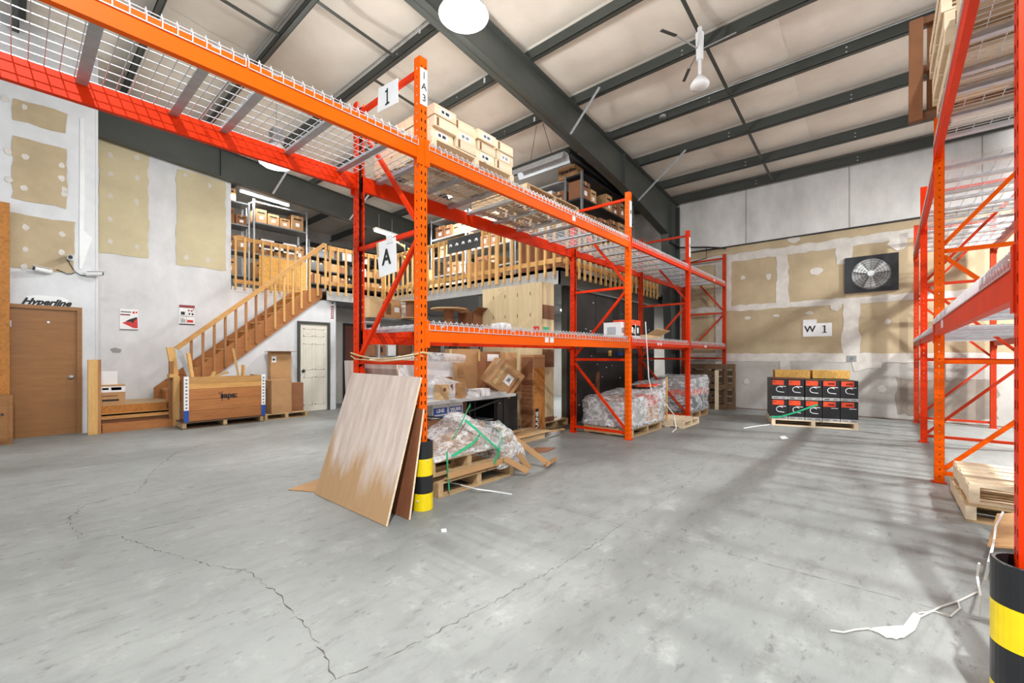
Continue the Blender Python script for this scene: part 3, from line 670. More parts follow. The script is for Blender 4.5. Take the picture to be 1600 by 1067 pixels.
def beam(rk, x0, x1, y, sgn, zt, hh, mat, labels=()):
    mb = MB().box(x0+.04, y, zt-hh, x1-.04, y+sgn*.045, zt-.018).box(x0+.04, y+sgn*.018, zt-.018, x1-.04, y+sgn*.045, zt)
    for x in (x0+.04, x1-.04): mb.box(x-.026, y-sgn*.006, zt-hh-.05, x+.026, y+sgn*.002, zt+.03)
    b = obj('beam', mb, mat, rk, local=True)
    for lx in labels: obj('beam_label', MB().box(lx, y-sgn*.003, zt-hh*.75, lx+.07, y, zt-hh*.35), 'white', b, local=True)
def deck(rk, x0, x1, yf, yr, zt, chan_mat='galv', r=.0027, px=.065):
    y0, y1 = min(yf, yr), max(yf, yr); sg = 1 if yr > yf else -1
    mb = MB(); n = int((x1-x0)/px); z = zt+.006
    def wr(p, q, rr=r):
        mb.bar(p, q, 2*rr, 2*rr)
    for k in range(n+1):
        x = x0+k*(x1-x0)/n
        wr((x, y0-.006, z), (x, y1+.006, z))
        wr((x, yf-sg*.006, z), (x, yf-sg*.006, z-.055)); wr((x, yf+sg*.0, z), (x, yf+sg*.02, z+.036), r)
        wr((x, yf+sg*.02, z+.036), (x, yf+sg*.045, z), r)
        wr((x, yr+sg*.006, z), (x, yr+sg*.006, z-.055))
    m_ = 9
    for k in range(m_+1):
        y = y0+.03+k*(y1-y0-.06)/m_; wr((x0, y, z+2*r), (x1, y, z+2*r))
    for y in (yf-sg*.006, yr+sg*.006): wr((x0, y, z-.055), (x1, y, z-.055))
    wr((x0, yf+sg*.02, z+.02), (x1, yf+sg*.02, z+.02), r*.7)
    d_ = obj('wire_deck', mb, 'wire', rk, local=True)
    for c in (.12, .5, .88):
        x = x0+(x1-x0)*c
        m2 = MB().box(x-.022, y0+.002, zt-.03, x+.022, y1-.002, zt-.002); m2.box(x-.03, y0+.046, zt-.034, x+.03, y1-.046, zt-.028)
        obj('support_channel', m2, chan_mat, d_, local=True)
def deck_bay(rk, x0, x1, yf, yr, zt, n, **k):
    a = x0+.05; b = x1-.05; L = (b-a)/n
    for i in range(n): deck(rk, a+i*L+.008, a+(i+1)*L-.008, yf, yr, zt, **k)

YF0 = 2.96
lr = thing('pallet_rack', 'orange pallet rack row running through the middle of the warehouse', 'pallet rack', (0, 0, 0))
LX = [-1.69, 2.28, 6.25, 8.95, 11.62]
upright(lr, LX[0], YF0, 1, ('redor', 'redor', 'redor'))
upright(lr, LX[1], YF0, 1, ('orange', 'redor', 'redor'))
upright(lr, LX[2], YF0, 1, ('orange', 'redor', 'redor'))
upright(lr, LX[3], YF0, 1, ('redor', 'deepred', 'deepred'))
upright(lr, LX[4], YF0, 1, ('deepred', 'deepred', 'deepred'))
UZ, LZ = 3.12, 1.57
for i in range(4):
    big = i < 2; hh = .15 if big else .11; mf = 'orange' if big else ('redor' if i == 2 else 'deepred'); mr = 'redor' if i < 3 else 'deepred'
    beam(lr, LX[i], LX[i+1], YF0, 1, UZ, hh, mf, (4.6,) if i == 1 else ((10.6,) if i == 3 else ()))
    beam(lr, LX[i], LX[i+1], YF0+1.08, -1, UZ, .15 if big else .11, mr)
    deck_bay(lr, LX[i], LX[i+1], YF0, YF0+1.08, UZ, 3 if big else 2)
    if i:
        beam(lr, LX[i], LX[i+1], YF0, 1, LZ, hh, mf, (4.02, 4.12) if i == 1 else ((7.3, 7.42) if i == 2 else (9.9, 9.98)))
        beam(lr, LX[i], LX[i+1], YF0+1.08, -1, LZ, hh, mr)
        deck_bay(lr, LX[i], LX[i+1], YF0, YF0+1.08, LZ, 3 if big else 2)
rr = thing('pallet_rack', 'orange red pallet rack along the right side behind the banded bollard', 'pallet rack', (0, -.335, 0), rotz=-.011)
RX = [2.33, 6.22, 8.97, 11.5]
upright(rr, RX[0], 0, -1, ('redor', 'redor', 'redor'))
upright(rr, RX[1], 0, -1, ('orange', 'deepred', 'orange'))
upright(rr, RX[2], 0, -1, ('redor', 'deepred', 'deepred'))
upright(rr, RX[3], 0, -1, ('deepred', 'deepred', 'deepred'))
for i in range(3):
    hh = .165 if i == 0 else .12; zu, zl = (3.48, 1.67) if i == 0 else (3.3, 1.6)
    for (zt) in (zu, zl):
        beam(rr, RX[i], RX[i+1], 0, -1, zt, hh, 'redor' if i < 2 else 'deepred', (5.2, 5.3) if (i == 0 and zt < 2) else ())
        beam(rr, RX[i], RX[i+1], -1.08, 1, zt, hh, 'deepred')
        deck_bay(rr, RX[i], RX[i+1], 0, -1.08, zt, 3 if i == 0 else 2)

# ------------------------------------------------------------------ bollards (striped post sleeves)
def bollard(label, x, y, r):
    t = thing('bollard', label, 'bollard', (x, y, 0), 'striped sleeves on the rack posts')
    h = .145
    for k in range(4):
        m_ = 'yellow' if k % 2 == 0 else 'black'
        obj('band', MB().lathe([(r-.014, k*h), (r, k*h+.001), (r, (k+1)*h-.001), (r-.014, (k+1)*h)], (0, 0, 0), 32), m_, t, local=True, smooth=False)
    obj('inner_sleeve', MB().lathe([(r-.014, .4), (r-.014, .58), (r-.004, .582), (r, .578)], (0, 0, 0), 32), 'black', t, local=True)
    mb = MB(); random.seed(3)
    mb.tube([(r*.6*math.sin(3.1*i)*random.uniform(.5, 1), r*.6*math.cos(2.3*i), .5+.05*random.random()) for i in range(12)], .004, 5)
    obj('crumpled_film', mb, 'film', t, local=True)
    for k in range(3):
        a = TH+PI+random.uniform(-.9, .9); z = .08+k*.17
        obj('scuff', MB().box(r*math.cos(a)-.003, r*math.sin(a)-.012, z, r*math.cos(a)+.002, r*math.sin(a)+.012, z+.012), 'white', t, local=True)
    return t
bollard('black and yellow banded bollard at the foot of the centre rack beside leaning plywood', 2.285, 2.975, .087)
bollard('large black and yellow banded bollard at the lower right corner', 2.30, -.385, .092)

# ------------------------------------------------------------------ lamps
def highbay(label, x, y, z, watt=None, r=.26, size=None, up=None):
    t = thing('high_bay_lamp', label, 'lamp', (x, y, z), 'high bay lamps')
    obj('reflector', MB().lathe([(.09, .34), (.12, .3), (.2, .16), (r, .02), (r+.012, .0), (r-.005, .0), (.19, .15), (.08, .3)], (0, 0, 0), 32), 'whitep', t, local=True, smooth=True)
    obj('lens', MB().lathe([(r-.006, .004), (r*.85, -.03), (r*.5, -.055), (.002, -.065)], (0, 0, 0), 32), 'lampglass', t, local=True, smooth=True)
    obj('ballast', MB().box(-.09, -.09, .34, .09, .09, .58), 'grey', t, local=True)
    obj('hanger', MB().cyl((0, 0, .58), (0, 0, max(.62, zp(x)-z)), .008, 8), 'galv', t, local=True)
    L = bpy.data.lights.new('lamp_light', 'AREA'); L.shape = 'DISK'; L.size = size or 2*r*.9; L.energy = watt or LAMP_W; L.color = (.97, 1, 1)
    lo = bpy.data.objects.new('lamp_light', L); C.objects.link(lo); lo.parent = t; lo.location = (0, 0, -.07)
    P = bpy.data.lights.new('lamp_spill', 'POINT'); P.energy = UP_W if up is None else up; P.shadow_soft_size = .2; P.color = (.97, 1, 1)
    lo = bpy.data.objects.new('lamp_spill', P); C.objects.link(lo); lo.parent = t; lo.location = (0, 0, -.3)
highbay('bright round high bay lamp hanging in front of the big dark rafter', 3.2, 3.45, 5.0)
highbay('bright high bay lamp below the orange beam, beside the left dark beam', 2.98, 7.95, 4.62, 26, up=120)
highbay('high bay lamp over the right hand rack', -.5, -.88, 5.8, 560, size=.14, up=40)
highbay('added unseen high bay lamp beyond the right hand rack, nearer the viewer', 6.4, -3.6, 5.1, 280, size=.2, up=330)  # lamp added out of view to brighten the far floor
highbay('added unseen high bay lamp beyond the right hand rack, nearer the far wall', 9.9, -3.6, 4.9, 420, size=.2, up=330)  # second lamp added out of view, for the far wall and floor
for y, nm in ((-1.2, 'right'), (3.45, 'middle'), (8.0, 'left')): highbay('added unseen high bay lamp behind the viewer, %s of its row' % nm, -2.6, y, 5.0, 5, up=25)  # unseen row added to help fill the room with light
def tube(label, p, q):
    p = Vector(p); q = Vector(q); t = thing('tube_light', label, 'lamp', tuple(p.lerp(q, .5)), 'tube lights over the mezzanine')
    m_ = p.lerp(q, .5); Z = Vector((0, 0, .06))
    obj('housing', MB().bar(p+Z, q+Z, .14, .06), 'whitep', t); obj('tube', MB().cyl(p, q, .022, 10), 'tubeglow', t)
    for s_ in (.2, .8): obj('hanger', MB().cyl(p.lerp(q, s_)+Z, p.lerp(q, s_)+Vector((0, 0, .5)), .004, 6), 'galv', t)
    L = bpy.data.lights.new('tube_glow', 'AREA'); L.shape = 'RECTANGLE'; L.size = (q-p).length; L.size_y = .06; L.energy = TUBE_W
    lo = bpy.data.objects.new('tube_glow', L); C.objects.link(lo); lo.parent = t
    lo.location = m_-ORG[t.name]+Vector((0, 0, -.03)); d = q-p; lo.rotation_euler = (0, 0, math.atan2(d.y, d.x))
tube('long lit tube light over the cartons above the stair wall', (3.66, 12.0, 5.36), (4.8, 12.0, 5.3))
tube('short lit tube light seen between rack post and paper sign', (6.5, 10.6, 4.75), (7.2, 10.6, 4.7))
tube('added tube light over the mezzanine shelves behind the black sign', (7.1, 7.0, 5.25), (7.1, 8.2, 5.25))  # extra tube added to brighten the mezzanine interior
tube('added hidden tube light under the mezzanine behind the black wall', (9.4, 6.4, 2.5), (10.6, 6.4, 2.5))  # extra tube added out of sight to brighten the space below
# ceiling fan
t = thing('ceiling_fan', 'white ceiling fan with dark thin blades hanging from a purlin', 'fan', (6.15, 1.9, 5.1))
z0 = 5.02
obj('canopy', MB().cyl((6.15, 1.9, zp(6.15)-.02), (6.15, 1.9, zp(6.15)-.1), .03, 12).cyl((6.15, 1.9, 5.35), (6.15, 1.9, zp(6.15)-.1), .045, 14, r2=.055), 'whitep', t)
obj('down_rod', MB().cyl((6.15, 1.9, z0+.05), (6.15, 1.9, 5.4), .022, 10), 'whitep', t)
obj('motor_housing', MB().lathe([(.02, .14), (.05, .1), (.09, .06), (.125, .0), (.12, -.03), (.06, -.05), (.001, -.05)], (6.15, 1.9, z0), 24), 'whitep', t, smooth=True)
for a in (.62, 2.75, 4.8):
    obj('blade_arm', MB().bar((6.15+.05*math.cos(a), 1.9+.05*math.sin(a), 5.5), (6.15+.45*math.cos(a), 1.9+.45*math.sin(a), 5.54), .02, .008), 'galv', t)
    obj('blade', MB().bar((6.15+.45*math.cos(a), 1.9+.45*math.sin(a), 5.54), (6.15+.72*math.cos(a), 1.9+.72*math.sin(a), 5.52), .045, .008), 'steel_dark', t)

# ================================================================== loose things
struct('wall_end', MB().box(.95, 16, 0, XW, 16.2, 6.6), 'vinyl', origin=(6, 16, 0))
def pallet(label, loc, L, W, rz, mx='palx', my='paly', h=.135, nb=6, group='wooden pallets', bottom=3, rot=None):
    """deck boards run along local x, stringers along local y; origin at the middle of the underside"""
    t = thing('pallet', label, 'pallet', loc, group, rz)
    if rot: t.rotation_euler = rot
    bt = .017; bw = W/(nb*1.32)
    for k in range(nb):
        y = -W/2+bw/2+k*(W-bw)/(nb-1)+(random.uniform(-.008, .008) if 0 < k < nb-1 else 0)
        obj('deck_board', MB().box(-L/2+random.uniform(0, .01), y-bw/2, h-bt, L/2-random.uniform(0, .01), y+bw/2, h+random.uniform(-.001, .001)), mx, t, local=True)
    for k in range(bottom):
        y = -W/2+bw/2+k*(W-bw)/(bottom-1)
        obj('bottom_board', MB().box(-L/2, y-bw/2, 0, L/2, y+bw/2, bt), mx, t, local=True)
    for x in (-L/2+.03, 0, L/2-.03):
        obj('stringer', MB().box(x-.03, -W/2, bt, x+.03, W/2, h-bt), my, t, local=True)
    return t
def carton(label, loc, sz, rz=0, mat='card', group=None, name='carton', tape=True, sticker=None, opened=False, rot=None, cat='box'):
    """origin mid-underside; sticker = list of (face, u, v, w, h, mat) with face '-y','-x'"""
    a, b, c = sz; t = thing(name, label, cat, loc, group, rz)
    if rot: t.rotation_euler = rot
    if opened:
        w_ = .006; mb = MB().box(-a/2, -b/2, 0, a/2, b/2, w_)
        for q_ in ((-a/2, -b/2, -a/2+w_, b/2), (a/2-w_, -b/2, a/2, b/2), (-a/2, -b/2, a/2, -b/2+w_), (-a/2, b/2-w_, a/2, b/2)): mb.box(q_[0], q_[1], 0, q_[2], q_[3], c)
        obj('body', mb, mat, t, local=True)
        f = b*.45
        obj('flap', MB().prism([(-a/2, -b/2, c), (a/2, -b/2, c), (a/2, -b/2-f*.8, c+f*.45), (-a/2, -b/2-f*.8, c+f*.45)], (0, 0, .005)), mat, t, local=True)
        obj('flap', MB().prism([(-a/2, b/2, c), (a/2, b/2, c), (a/2, b/2+f*.5, c+f*.8), (-a/2, b/2+f*.5, c+f*.8)], (0, .005, 0)), mat, t, local=True)
    else:
        g_ = .002
        mb = MB().box(-a/2, -b/2, 0, a/2, -g_, c).box(-a/2, g_, 0, a/2, b/2, c).box(-a/2+g_, -g_, 0, a/2-g_, g_, c-.003)
        obj('body', mb, mat, t, local=True)
        if tape: obj('tape', MB().box(-a/2-.001, -.025, c*.75, a/2+.001, .025, c+.0012), 'tape', t, local=True)
    for (f, u, v, w_, h_, m_) in sticker or ():
        if f == '-y': bx = (-a/2+u*a, -b/2-.0015, v*c, -a/2+(u+w_)*a, -b/2, (v+h_)*c)
        else: bx = (-a/2-.0015, b/2-(u+w_)*b, v*c, -a/2, b/2-u*b, (v+h_)*c)
        obj('label' if m_ == 'white' else 'print', MB().box(*bx), m_, t, local=True)
    return t
def shelf_unit(label, x0, y0, x1, y1, z0, levels, mat='shelf_grey', post='galv', group=None, th=.035):
    t = thing('metal_shelf', label, 'shelf', ((x0+x1)/2, (y0+y1)/2, z0), group)
    for x in (x0, x1):
        for y in (y0, y1):
            sx = 1 if x == x0 else -1; sy = 1 if y == y0 else -1
            obj('post', MB().box(x, y, z0, x+sx*.04, y+sy*.004, levels[-1]+.04).box(x, y, z0, x+sx*.004, y+sy*.04, levels[-1]+.04), post, t)
    for z in levels: obj('shelf_board', MB().box(x0+.004, y0+.004, z-th, x1-.004, y1-.004, z), mat, t)
    return t
ORD = ('first', 'second', 'third', 'fourth', 'fifth', 'sixth', 'seventh', 'eighth', 'ninth', 'tenth', 'eleventh', 'twelfth'); LV = {}
def fill(label, group, x0, y0, x1, y1, z, hmax, along, mats=('card',), wmin=.24, wmax=.45, face='-x', gap=.03, skip=.1, print_=True):
    """a row of single cartons standing on a shelf, each one a thing"""
    p = x0 if along == 'x' else y0; e = x1 if along == 'x' else y1; made = []
    LV[label] = LV.get(label, 0)+1; lv = ORD[LV[label]-1]
    while p < e-wmin:
        w_ = min(random.uniform(wmin, wmax), e-p); h_ = hmax*random.uniform(.55, .95)
        if random.random() > skip:
            m_ = random.choice(mats); mb = MB()
            if along == 'x': bx = (p, y0+random.uniform(0, .05), z, p+w_-gap, y1-.03, z+h_)
            else: bx = (x0+random.uniform(0, .05), p, z, x1-.03, p+w_-gap, z+h_)
            mb.box(*bx)
            cx = (bx[0]+bx[3])/2; cy = (bx[1]+bx[4])/2
            if face == '-x':
                mb.box(bx[0]-.001, cy-.022, z+h_*.8, bx[0]+.01, cy+.022, z+h_+.001, 1)
                if print_: mb.box(bx[0]-.0015, cy-w_*.2, z+h_*.25, bx[0], cy+w_*.12, z+h_*.5, 2); mb.box(bx[0]-.0015, cy-w_*.28, z+h_*.62, bx[0], cy+w_*.28, z+h_*.72, 3)
            else:
                mb.box(cx-.022, bx[1]-.001, z+h_*.8, cx+.022, bx[1]+.01, z+h_+.001, 1)
                if print_: mb.box(cx-w_*.15, bx[1]-.0015, z+h_*.25, cx+w_*.15, bx[1], z+h_*.5, 2); mb.box(cx-w_*.3, bx[1]-.0015, z+h_*.7, cx+w_*.3, bx[1], z+h_*.8, 3)
            made.append(one('carton', mb, [m_, 'tape', 'white', 'ink'], label, 'box', group))
        p += w_
    if face == '-x': made.reverse()
    for i, o in enumerate(made): o['label'] = '%s, %s from left, %s row up' % (label, ORD[i], lv)
from mathutils import noise as NZ
def lump(x0, y0, z0, x1, y1, z1, amp, topf=None, n=14, sc_=3.0, seed=0, bulge=.0):
    """a draped, wrinkled box: grid over the sides and top"""
    bm = bmesh.new(); bmesh.ops.create_cube(bm, size=1)
    bmesh.ops.subdivide_edges(bm, edges=bm.edges[:], cuts=n, use_grid_fill=True)
    mb = MB(); bm.verts.ensure_lookup_table(); vs = []
    for v in bm.verts:
        u, w_, h_ = v.co.x+.5, v.co.y+.5, v.co.z+.5
        r = .92+.08*min(1, 4*(min(u, 1-u)+min(w_, 1-w_))) if h_ > .9 else 1
        H = (z1-z0)*(topf(u, w_) if topf else 1)
        p = Vector((x0+(x1-x0)*((u-.5)*r+.5), y0+(y1-y0)*((w_-.5)*r+.5), z0+H*h_))
        q_ = p*sc_+Vector((seed, seed, 0)); d = NZ.noise_vector(q_)*amp+NZ.noise_vector(q_*3.1)*amp*.45
        d.z *= .6
        if h_ < .02: d.z = max(0, d.z)*.2
        vs.append(p+d*(.35 if h_ < .1 else 1))
    mb.add(vs, [[v.index for v in f.verts] for f in bm.faces]); bm.free(); return mb

# ---- pallet of black and orange cartons at the far wall
prz = math.atan2(-.966, .26); pc = Vector((9.97, 1.08, 0)); px_ = Vector((.26, -.966, 0)); py_ = Vector((.966, .26, 0))
pallet('fresh pine pallet under the black and orange cartons at the far wall', pc, 1.305, 1.0, prz, 'palw', 'palwy', .12)
ords = ['leftmost', 'second from left', 'middle', 'second from right', 'rightmost']
for row in range(2):
    for k in range(5):
        c = pc+px_*((k-2)*.262+random.uniform(-.004, .004))-py_*.27
        t = carton('black and orange cable carton, %s in %s row' % (ords[k], ('lower', 'upper')[row]), (c.x, c.y, .122+row*.372), (.252, .44, .366), prz, 'black', 'black and orange cable cartons', tape=False,
            sticker=[('-y', .04, .72, .72, .24, 'redlabel'), ('-y', .8, .72, .16, .24, 'ink'), ('-y', 0, .0, 1, .14, 'fascia'), ('-y', .1, .03, .3, .07, 'grey'), ('-y', .6, .03, .3, .07, 'white')]+([('-y', .3, .78, .4, .1, 'maroon')] if k > 2 else [('-y', .08, .86, .18, .03, 'ink')]))
        if not (row == 0 and k > 2):
            arc = [(.0+.055*math.cos(a), -.2225, .185+.05*math.sin(a)) for a in [.6+i*.42 for i in range(11)]]+[(.07, -.2225, .13)]
            obj('printed_coil', MB().ribbon(arc, .012, (0, 1, 0), .010), 'white', t, local=True)
        obj('print', MB().box(.0, -.2215, .235, .1, -.22, .245), 'white', t, local=True)
for k in range(2):
    c = pc+px_*(-.25+k*.62)+py_*.26
    carton('flat strand board box lying on top at the back, %s one' % ('left', 'right')[k], (c.x, c.y, .87), (.58, .4, .15), prz, 'osb', 'flat boxes on the carton pallet', tape=False)
for row in range(2):
    for k in range(2):
        c = pc+px_*(-.33+k*.66)+py_*.25
        carton('plain black carton behind the cable cartons, %s side, %s row' % (('left', 'right')[k], ('lower', 'upper')[row]), (c.x, c.y, .122+row*.372), (.62, .44, .37), prz, 'black', 'rear cartons of the pallet', tape=False)
c = pc+px_*(-.42)-py_*.2
one('brown_board', MB().bar(c+Vector((0, 0, .875))-px_*.2, c+Vector((0, 0, .875))+px_*.38, .3, .02), 'brownline', 'thin brown board lying on the upper left cable cartons', 'board')
f0 = pc-py_*.505
one('green_strap', MB().ribbon([f0+px_*(-.68)+Vector((0, 0, .15)), f0+px_*(-.5)+Vector((0, 0, .17)), f0+px_*(-.25)+Vector((0, 0, .27)), f0+px_*.06+Vector((0, 0, .42))], .03, py_.cross(Vector((0, 0, 1)))+Vector((0, 0, 1)), .004), 'green', 'green plastic strap slanting across the lower cable cartons', 'strap')
c = pc+px_*.66+py_*.1
one('coil', MB().tube([c+px_*(.05+.02*math.sin(9*a))+py_*(.15*math.cos(a))+Vector((0, 0, .34+.15*math.sin(a))) for a in [i*.3 for i in range(44)]], .022, 8), 'shelf_grey', 'grey ribbed coil beside the right end of the carton pallet', 'coil')
one('paper_scrap', MB().prism([onZ(u, v) for u, v in ((1218, 682), (1226, 681), (1232, 685), (1222, 686))], (0, 0, .003)), 'white', 'small white paper scrap on the floor before the carton pallet', 'scrap')
one('white_strip', MB().ribbon([onZ(u, v, .004) for u, v in ((1162, 669), (1180, 666), (1205, 663), (1218, 664))], .015, (0, 0, 1), .004), 'white', 'white plastic strip on the floor left of the carton pallet', 'strip')

# ---- wrapped pallets inside the centre rack
def wrapped(label, x0, y0, x1, y1, h, seed, goods, topf=None, amp=.05):
    pallet('pallet under the '+label.split(' in ')[0], ((x0+x1)/2, (y0+y1)/2, 0), x1-x0-.06, y1-y0-.04, 0, group='pallets under the wrapped loads')
    t = thing('wrapped_load', label, 'wrapped goods', ((x0+x1)/2, (y0+y1)/2, .135))
    obj('stretch_film', lump(x0, y0, .14, x1, y1, .14+h, amp, topf, 16, 2.6, seed), 'film', t, smooth=True)
    for i, (a, b, c, d, e, f, m_) in enumerate(goods):
        obj('packed_goods', MB().box(x0+(x1-x0)*a, y0+(y1-y0)*b, .14+h*c, x0+(x1-x0)*d, y0+(y1-y0)*e, .14+h*f), m_, t)
wrapped('load in clear film with orange and brown boxes, behind the middle rack upright', 6.36, 2.98, 7.62, 3.9, .55, 1,
    [(.06, .08, .02, .5, .9, .72, 'fascia'), (.52, .08, .02, .93, .9, .8, 'white'), (.15, .3, .72, .6, .8, .86, 'card_dark'), (.6, .06, .55, .94, .4, .85, 'redlabel'), (.55, .05, .1, .92, .09, .5, 'card')], lambda u, v: .88+.16*u-.05*v)
wrapped('low black load in torn film beside the empty pallet', 7.85, 3.35, 8.75, 3.95, .62, 5,
    [(.08, .1, .02, .9, .9, .9, 'black'), (.1, .1, .55, .8, .5, .96, 'redlabel')], lambda u, v: .8+.25*u)
wrapped('tall shiny wrapped load of black and orange boxes near the wall', 9.0, 2.93, 10.15, 3.85, .74, 9,
    [(.05, .06, .02, .95, .94, .45, 'black'), (.05, .05, .45, .95, .94, .62, 'redlabel'), (.05, .06, .62, .94, .94, .93, 'grey')], lambda u, v: .92+.08*u, .035)
pallet('bare pine pallet on the floor between the two wrapped loads', (8.25, 2.99, 0), .84, .6, 0, 'palw', 'palwy', .12, 5)
one('wood_stick', MB().box(7.78, 2.98, .14, 7.82, 3.0, .92), 'studz', 'short upright stick of wood beside the wrapped load', 'stick')
for (nm, yy, lab) in (('old', 11.36, 'dark weathered pallet standing on edge at the far end of the rack'), ('old', 11.2, 'dark pallet leaning in front of another by the far wall')):
    y_ = 3.35 if yy < 11.3 else 3.2
    pallet(lab, (yy, y_, .0 if yy < 11.3 else .0), 1.0, 1.1, 0, 'pald', 'pald', .12, 7, 'old pallets standing by the wall', rot=(PI/2, 0, PI/2))
for o in bpy.data.objects:
    if o.get('group') == 'old pallets standing by the wall': o.location.z += .55
one('pale_board', MB().box(11.1, 3.0, 0, 11.13, 3.08, .95), 'palw', 'pale narrow board standing among the dark pallets', 'board')

# ---- goods on the lower shelf of the centre rack
for i in range(3):
    p = onY(961+i*9, 523, 3.15)
    carton('pale blue and white carton on the lower deck, %s of three' % ('leftmost', 'middle', 'rightmost')[i], (p.x+.07, 3.2, 1.583), (.13, .3, .24), 0, 'white', 'pale blue cartons on the lower deck', tape=False, sticker=[('-y', .1, .3, .8, .5, 'blue'), ('-y', .05, .85, .9, .1, 'grey')] if i == 1 else [('-y', .1, .3, .7, .35, 'galv'), ('-x', .2, .2, .5, .5, 'galv')])
for i in range(2):
    carton('black carton with orange top on the lower deck, %s' % ('beside the post', 'farther from the post')[i], (6.52+i*.2, 3.2, 1.583), (.18, .3, .3), 0, 'black', 'orange topped cartons on the lower deck', tape=False, sticker=[('-y', 0, .72, 1, .28, 'redlabel'), ('-y', 0, 0, 1, .15, 'white'), ('-y', .3, .3, .3, .3, 'white'), ('-x', 0, .72, 1, .28, 'redlabel')])
carton('open flattened cardboard tray on the lower deck behind the second post', (7.7, 3.45, 1.583), (.9, .5, .09), .12, 'card_pale', opened=True)
one('white_cable', MB().tube([(6.78, 2.95, 1.86), (6.8, 2.945, 1.62), (6.82, 2.93, 1.3), (6.86, 2.93, .95), (6.95, 2.92, .72), (7.2, 2.9, .6), (7.5, 2.86, .42), (7.7, 2.82, .25), (7.62, 2.75, .02), (7.3, 2.7, .01)], .009, 6), 'white', 'thin white cable hanging from the lower deck to the wrapped load', 'cable')
for (u, v, m_, nm, lb) in ((838, 512, 'red', 'tape_roll', 'small red roll standing on the lower orange beam'), (853, 513, 'green', 'tape_roll', 'small green roll standing on the lower orange beam')):
    p = onY(u, v, 3.05); t = thing(nm, lb, 'tape', (p.x, 3.05, 1.583))
    obj('roll', MB().lathe([(.02, 0), (.035, 0), (.035, .06), (.02, .06), (.02, 0)], (0, 0, 0), 16), m_, t, local=True)
    obj('core', MB().lathe([(.017, 0), (.02, 0), (.02, .06), (.017, .06), (.017, 0)], (0, 0, 0), 16), 'card_dark', t, local=True)
p = onY(783, 505, 3.2); one('plastic_bag', lump(p.x-.08, 3.12, 1.583, p.x+.09, 3.28, 1.66, .02, None, 6, 9), 'whitep', 'small crumpled white bag on the lower deck', 'bag', smooth=True)

# ---- boxes on the top deck of the first bay
pallet('pale pallet on the top deck carrying long pine coloured boxes', (3.03, 3.55, 3.135), 1.14, .95, 0, 'palw', 'palwy', .15, 6, group='pallets on the top deck')
for l in range(3):
    for k in range(4):
        if l == 2 and k == 3: w_ = .26
        x = 2.6+k*.285
        carton('long pale box on the top deck pallet, %s from the left in the %s layer' % (('first', 'second', 'third', 'fourth')[k], ('bottom', 'middle', 'top')[l]), (x+(l % 2)*.012, 3.54+random.uniform(-.03, .02), 3.287+l*.098), (.265, .92, .094), random.uniform(-.02, .02), 'palw', 'long pale boxes on the top deck', tape=False,
            sticker=[('-y', .25, .2, .5, .6, 'white'), ('-y', .32, .35, .12, .3, 'ink'), ('-y', .5, .35, .16, .3, 'ink')] if (k+l) % 2 == 0 else [('-y', .1, .1, .1, .8, 'card_dark')])
pallet('empty pallet on the top deck beyond the long boxes', (4.35, 3.5, 3.135), 1.1, .9, 0, 'palx', 'paly', .13, 6, group='pallets on the top deck')

# ---- paper signs on the first upright
x_ = 2.25; t = thing('paper_sign', 'white square sign with black numeral 1 hanging on the top brace', 'sign', (x_, 3.45, 3.6))
obj('board', MB().prism([(x_, 3.62, 3.6), (x_, 3.29, 3.57), (x_, 3.29, 3.79), (x_, 3.6, 3.82)], (.006, 0, 0)), 'white', t)
obj('numeral', MB().box(x_-.004, 3.443, 3.62, x_-.001, 3.46, 3.76).box(x_-.004, 3.42, 3.615, x_-.001, 3.483, 3.628).box(x_-.004, 3.455, 3.735, x_-.001, 3.483, 3.748), 'ink', t)
t = thing('post_label', 'white strip reading 1 A 3 on top of the orange post', 'label', (2.28, YF0-.004, 3.4))
obj('strip', MB().box(2.245, YF0-.006, 3.43, 2.318, YF0-.001, 3.74), 'white', t)
for k, ch in enumerate('1A3'): text('character', ch, .085, 'ink', t, facing((2.282, YF0-.008, 3.68-k*.095), EX))
t = thing('bag_sign', 'clear plastic sleeve with black letter A hanging on the middle brace', 'sign', (2.24, 3.5, 2.05))
q4 = [onX(u, v, 2.235) for u, v in ((588, 380), (618, 370), (620, 424), (593, 434))]
obj('sleeve', MB().prism(q4, (.004, 0, 0)), 'white', t)
obj('tape', MB().prism([onX(u, v, 2.231) for u, v in ((588, 380), (591, 379), (592, 400), (589, 402))], (.003, 0, 0)), 'tape', t)
obj('tape', MB().prism([onX(u, v, 2.231) for u, v in ((603, 368), (613, 366), (614, 378), (604, 381))], (.003, 0, 0)), 'whitep', t)
text('letter', 'A', .2, 'ink', t, facing((2.231, 3.44, 2.2), MY, (0, .08, 1)), .004)
one('tie_string', MB().tube([(2.22, 4.05, 1.33), (2.23, 3.9, 1.3), (2.225, 3.6, 1.27), (2.225, 3.3, 1.28), (2.22, 3.02, 1.31), (2.26, 2.945, 1.33), (2.33, 2.945, 1.32)], .009, 6).tube([(2.22, 4.05, 1.3), (2.21, 3.95, 1.27), (2.22, 3.5, 1.25), (2.22, 3.1, 1.27), (2.26, 2.94, 1.3)], .006, 6), 'tape', 'pale string tied round the first rack upright above the leaning plywood', 'string')
t = thing('post_label', 'white strip label near the top of the second orange post', 'label', (6.25, YF0-.004, 3.3))
obj('strip', MB().box(6.215, YF0-.005, 3.3, 6.285, YF0-.001, 3.7), 'white', t); obj('mark', MB().box(6.235, YF0-.007, 3.5, 6.265, YF0-.005, 3.56), 'ink', t)
t = thing('post_label', 'white strip label near the top of the third post', 'label', (8.95, YF0-.004, 3.3))
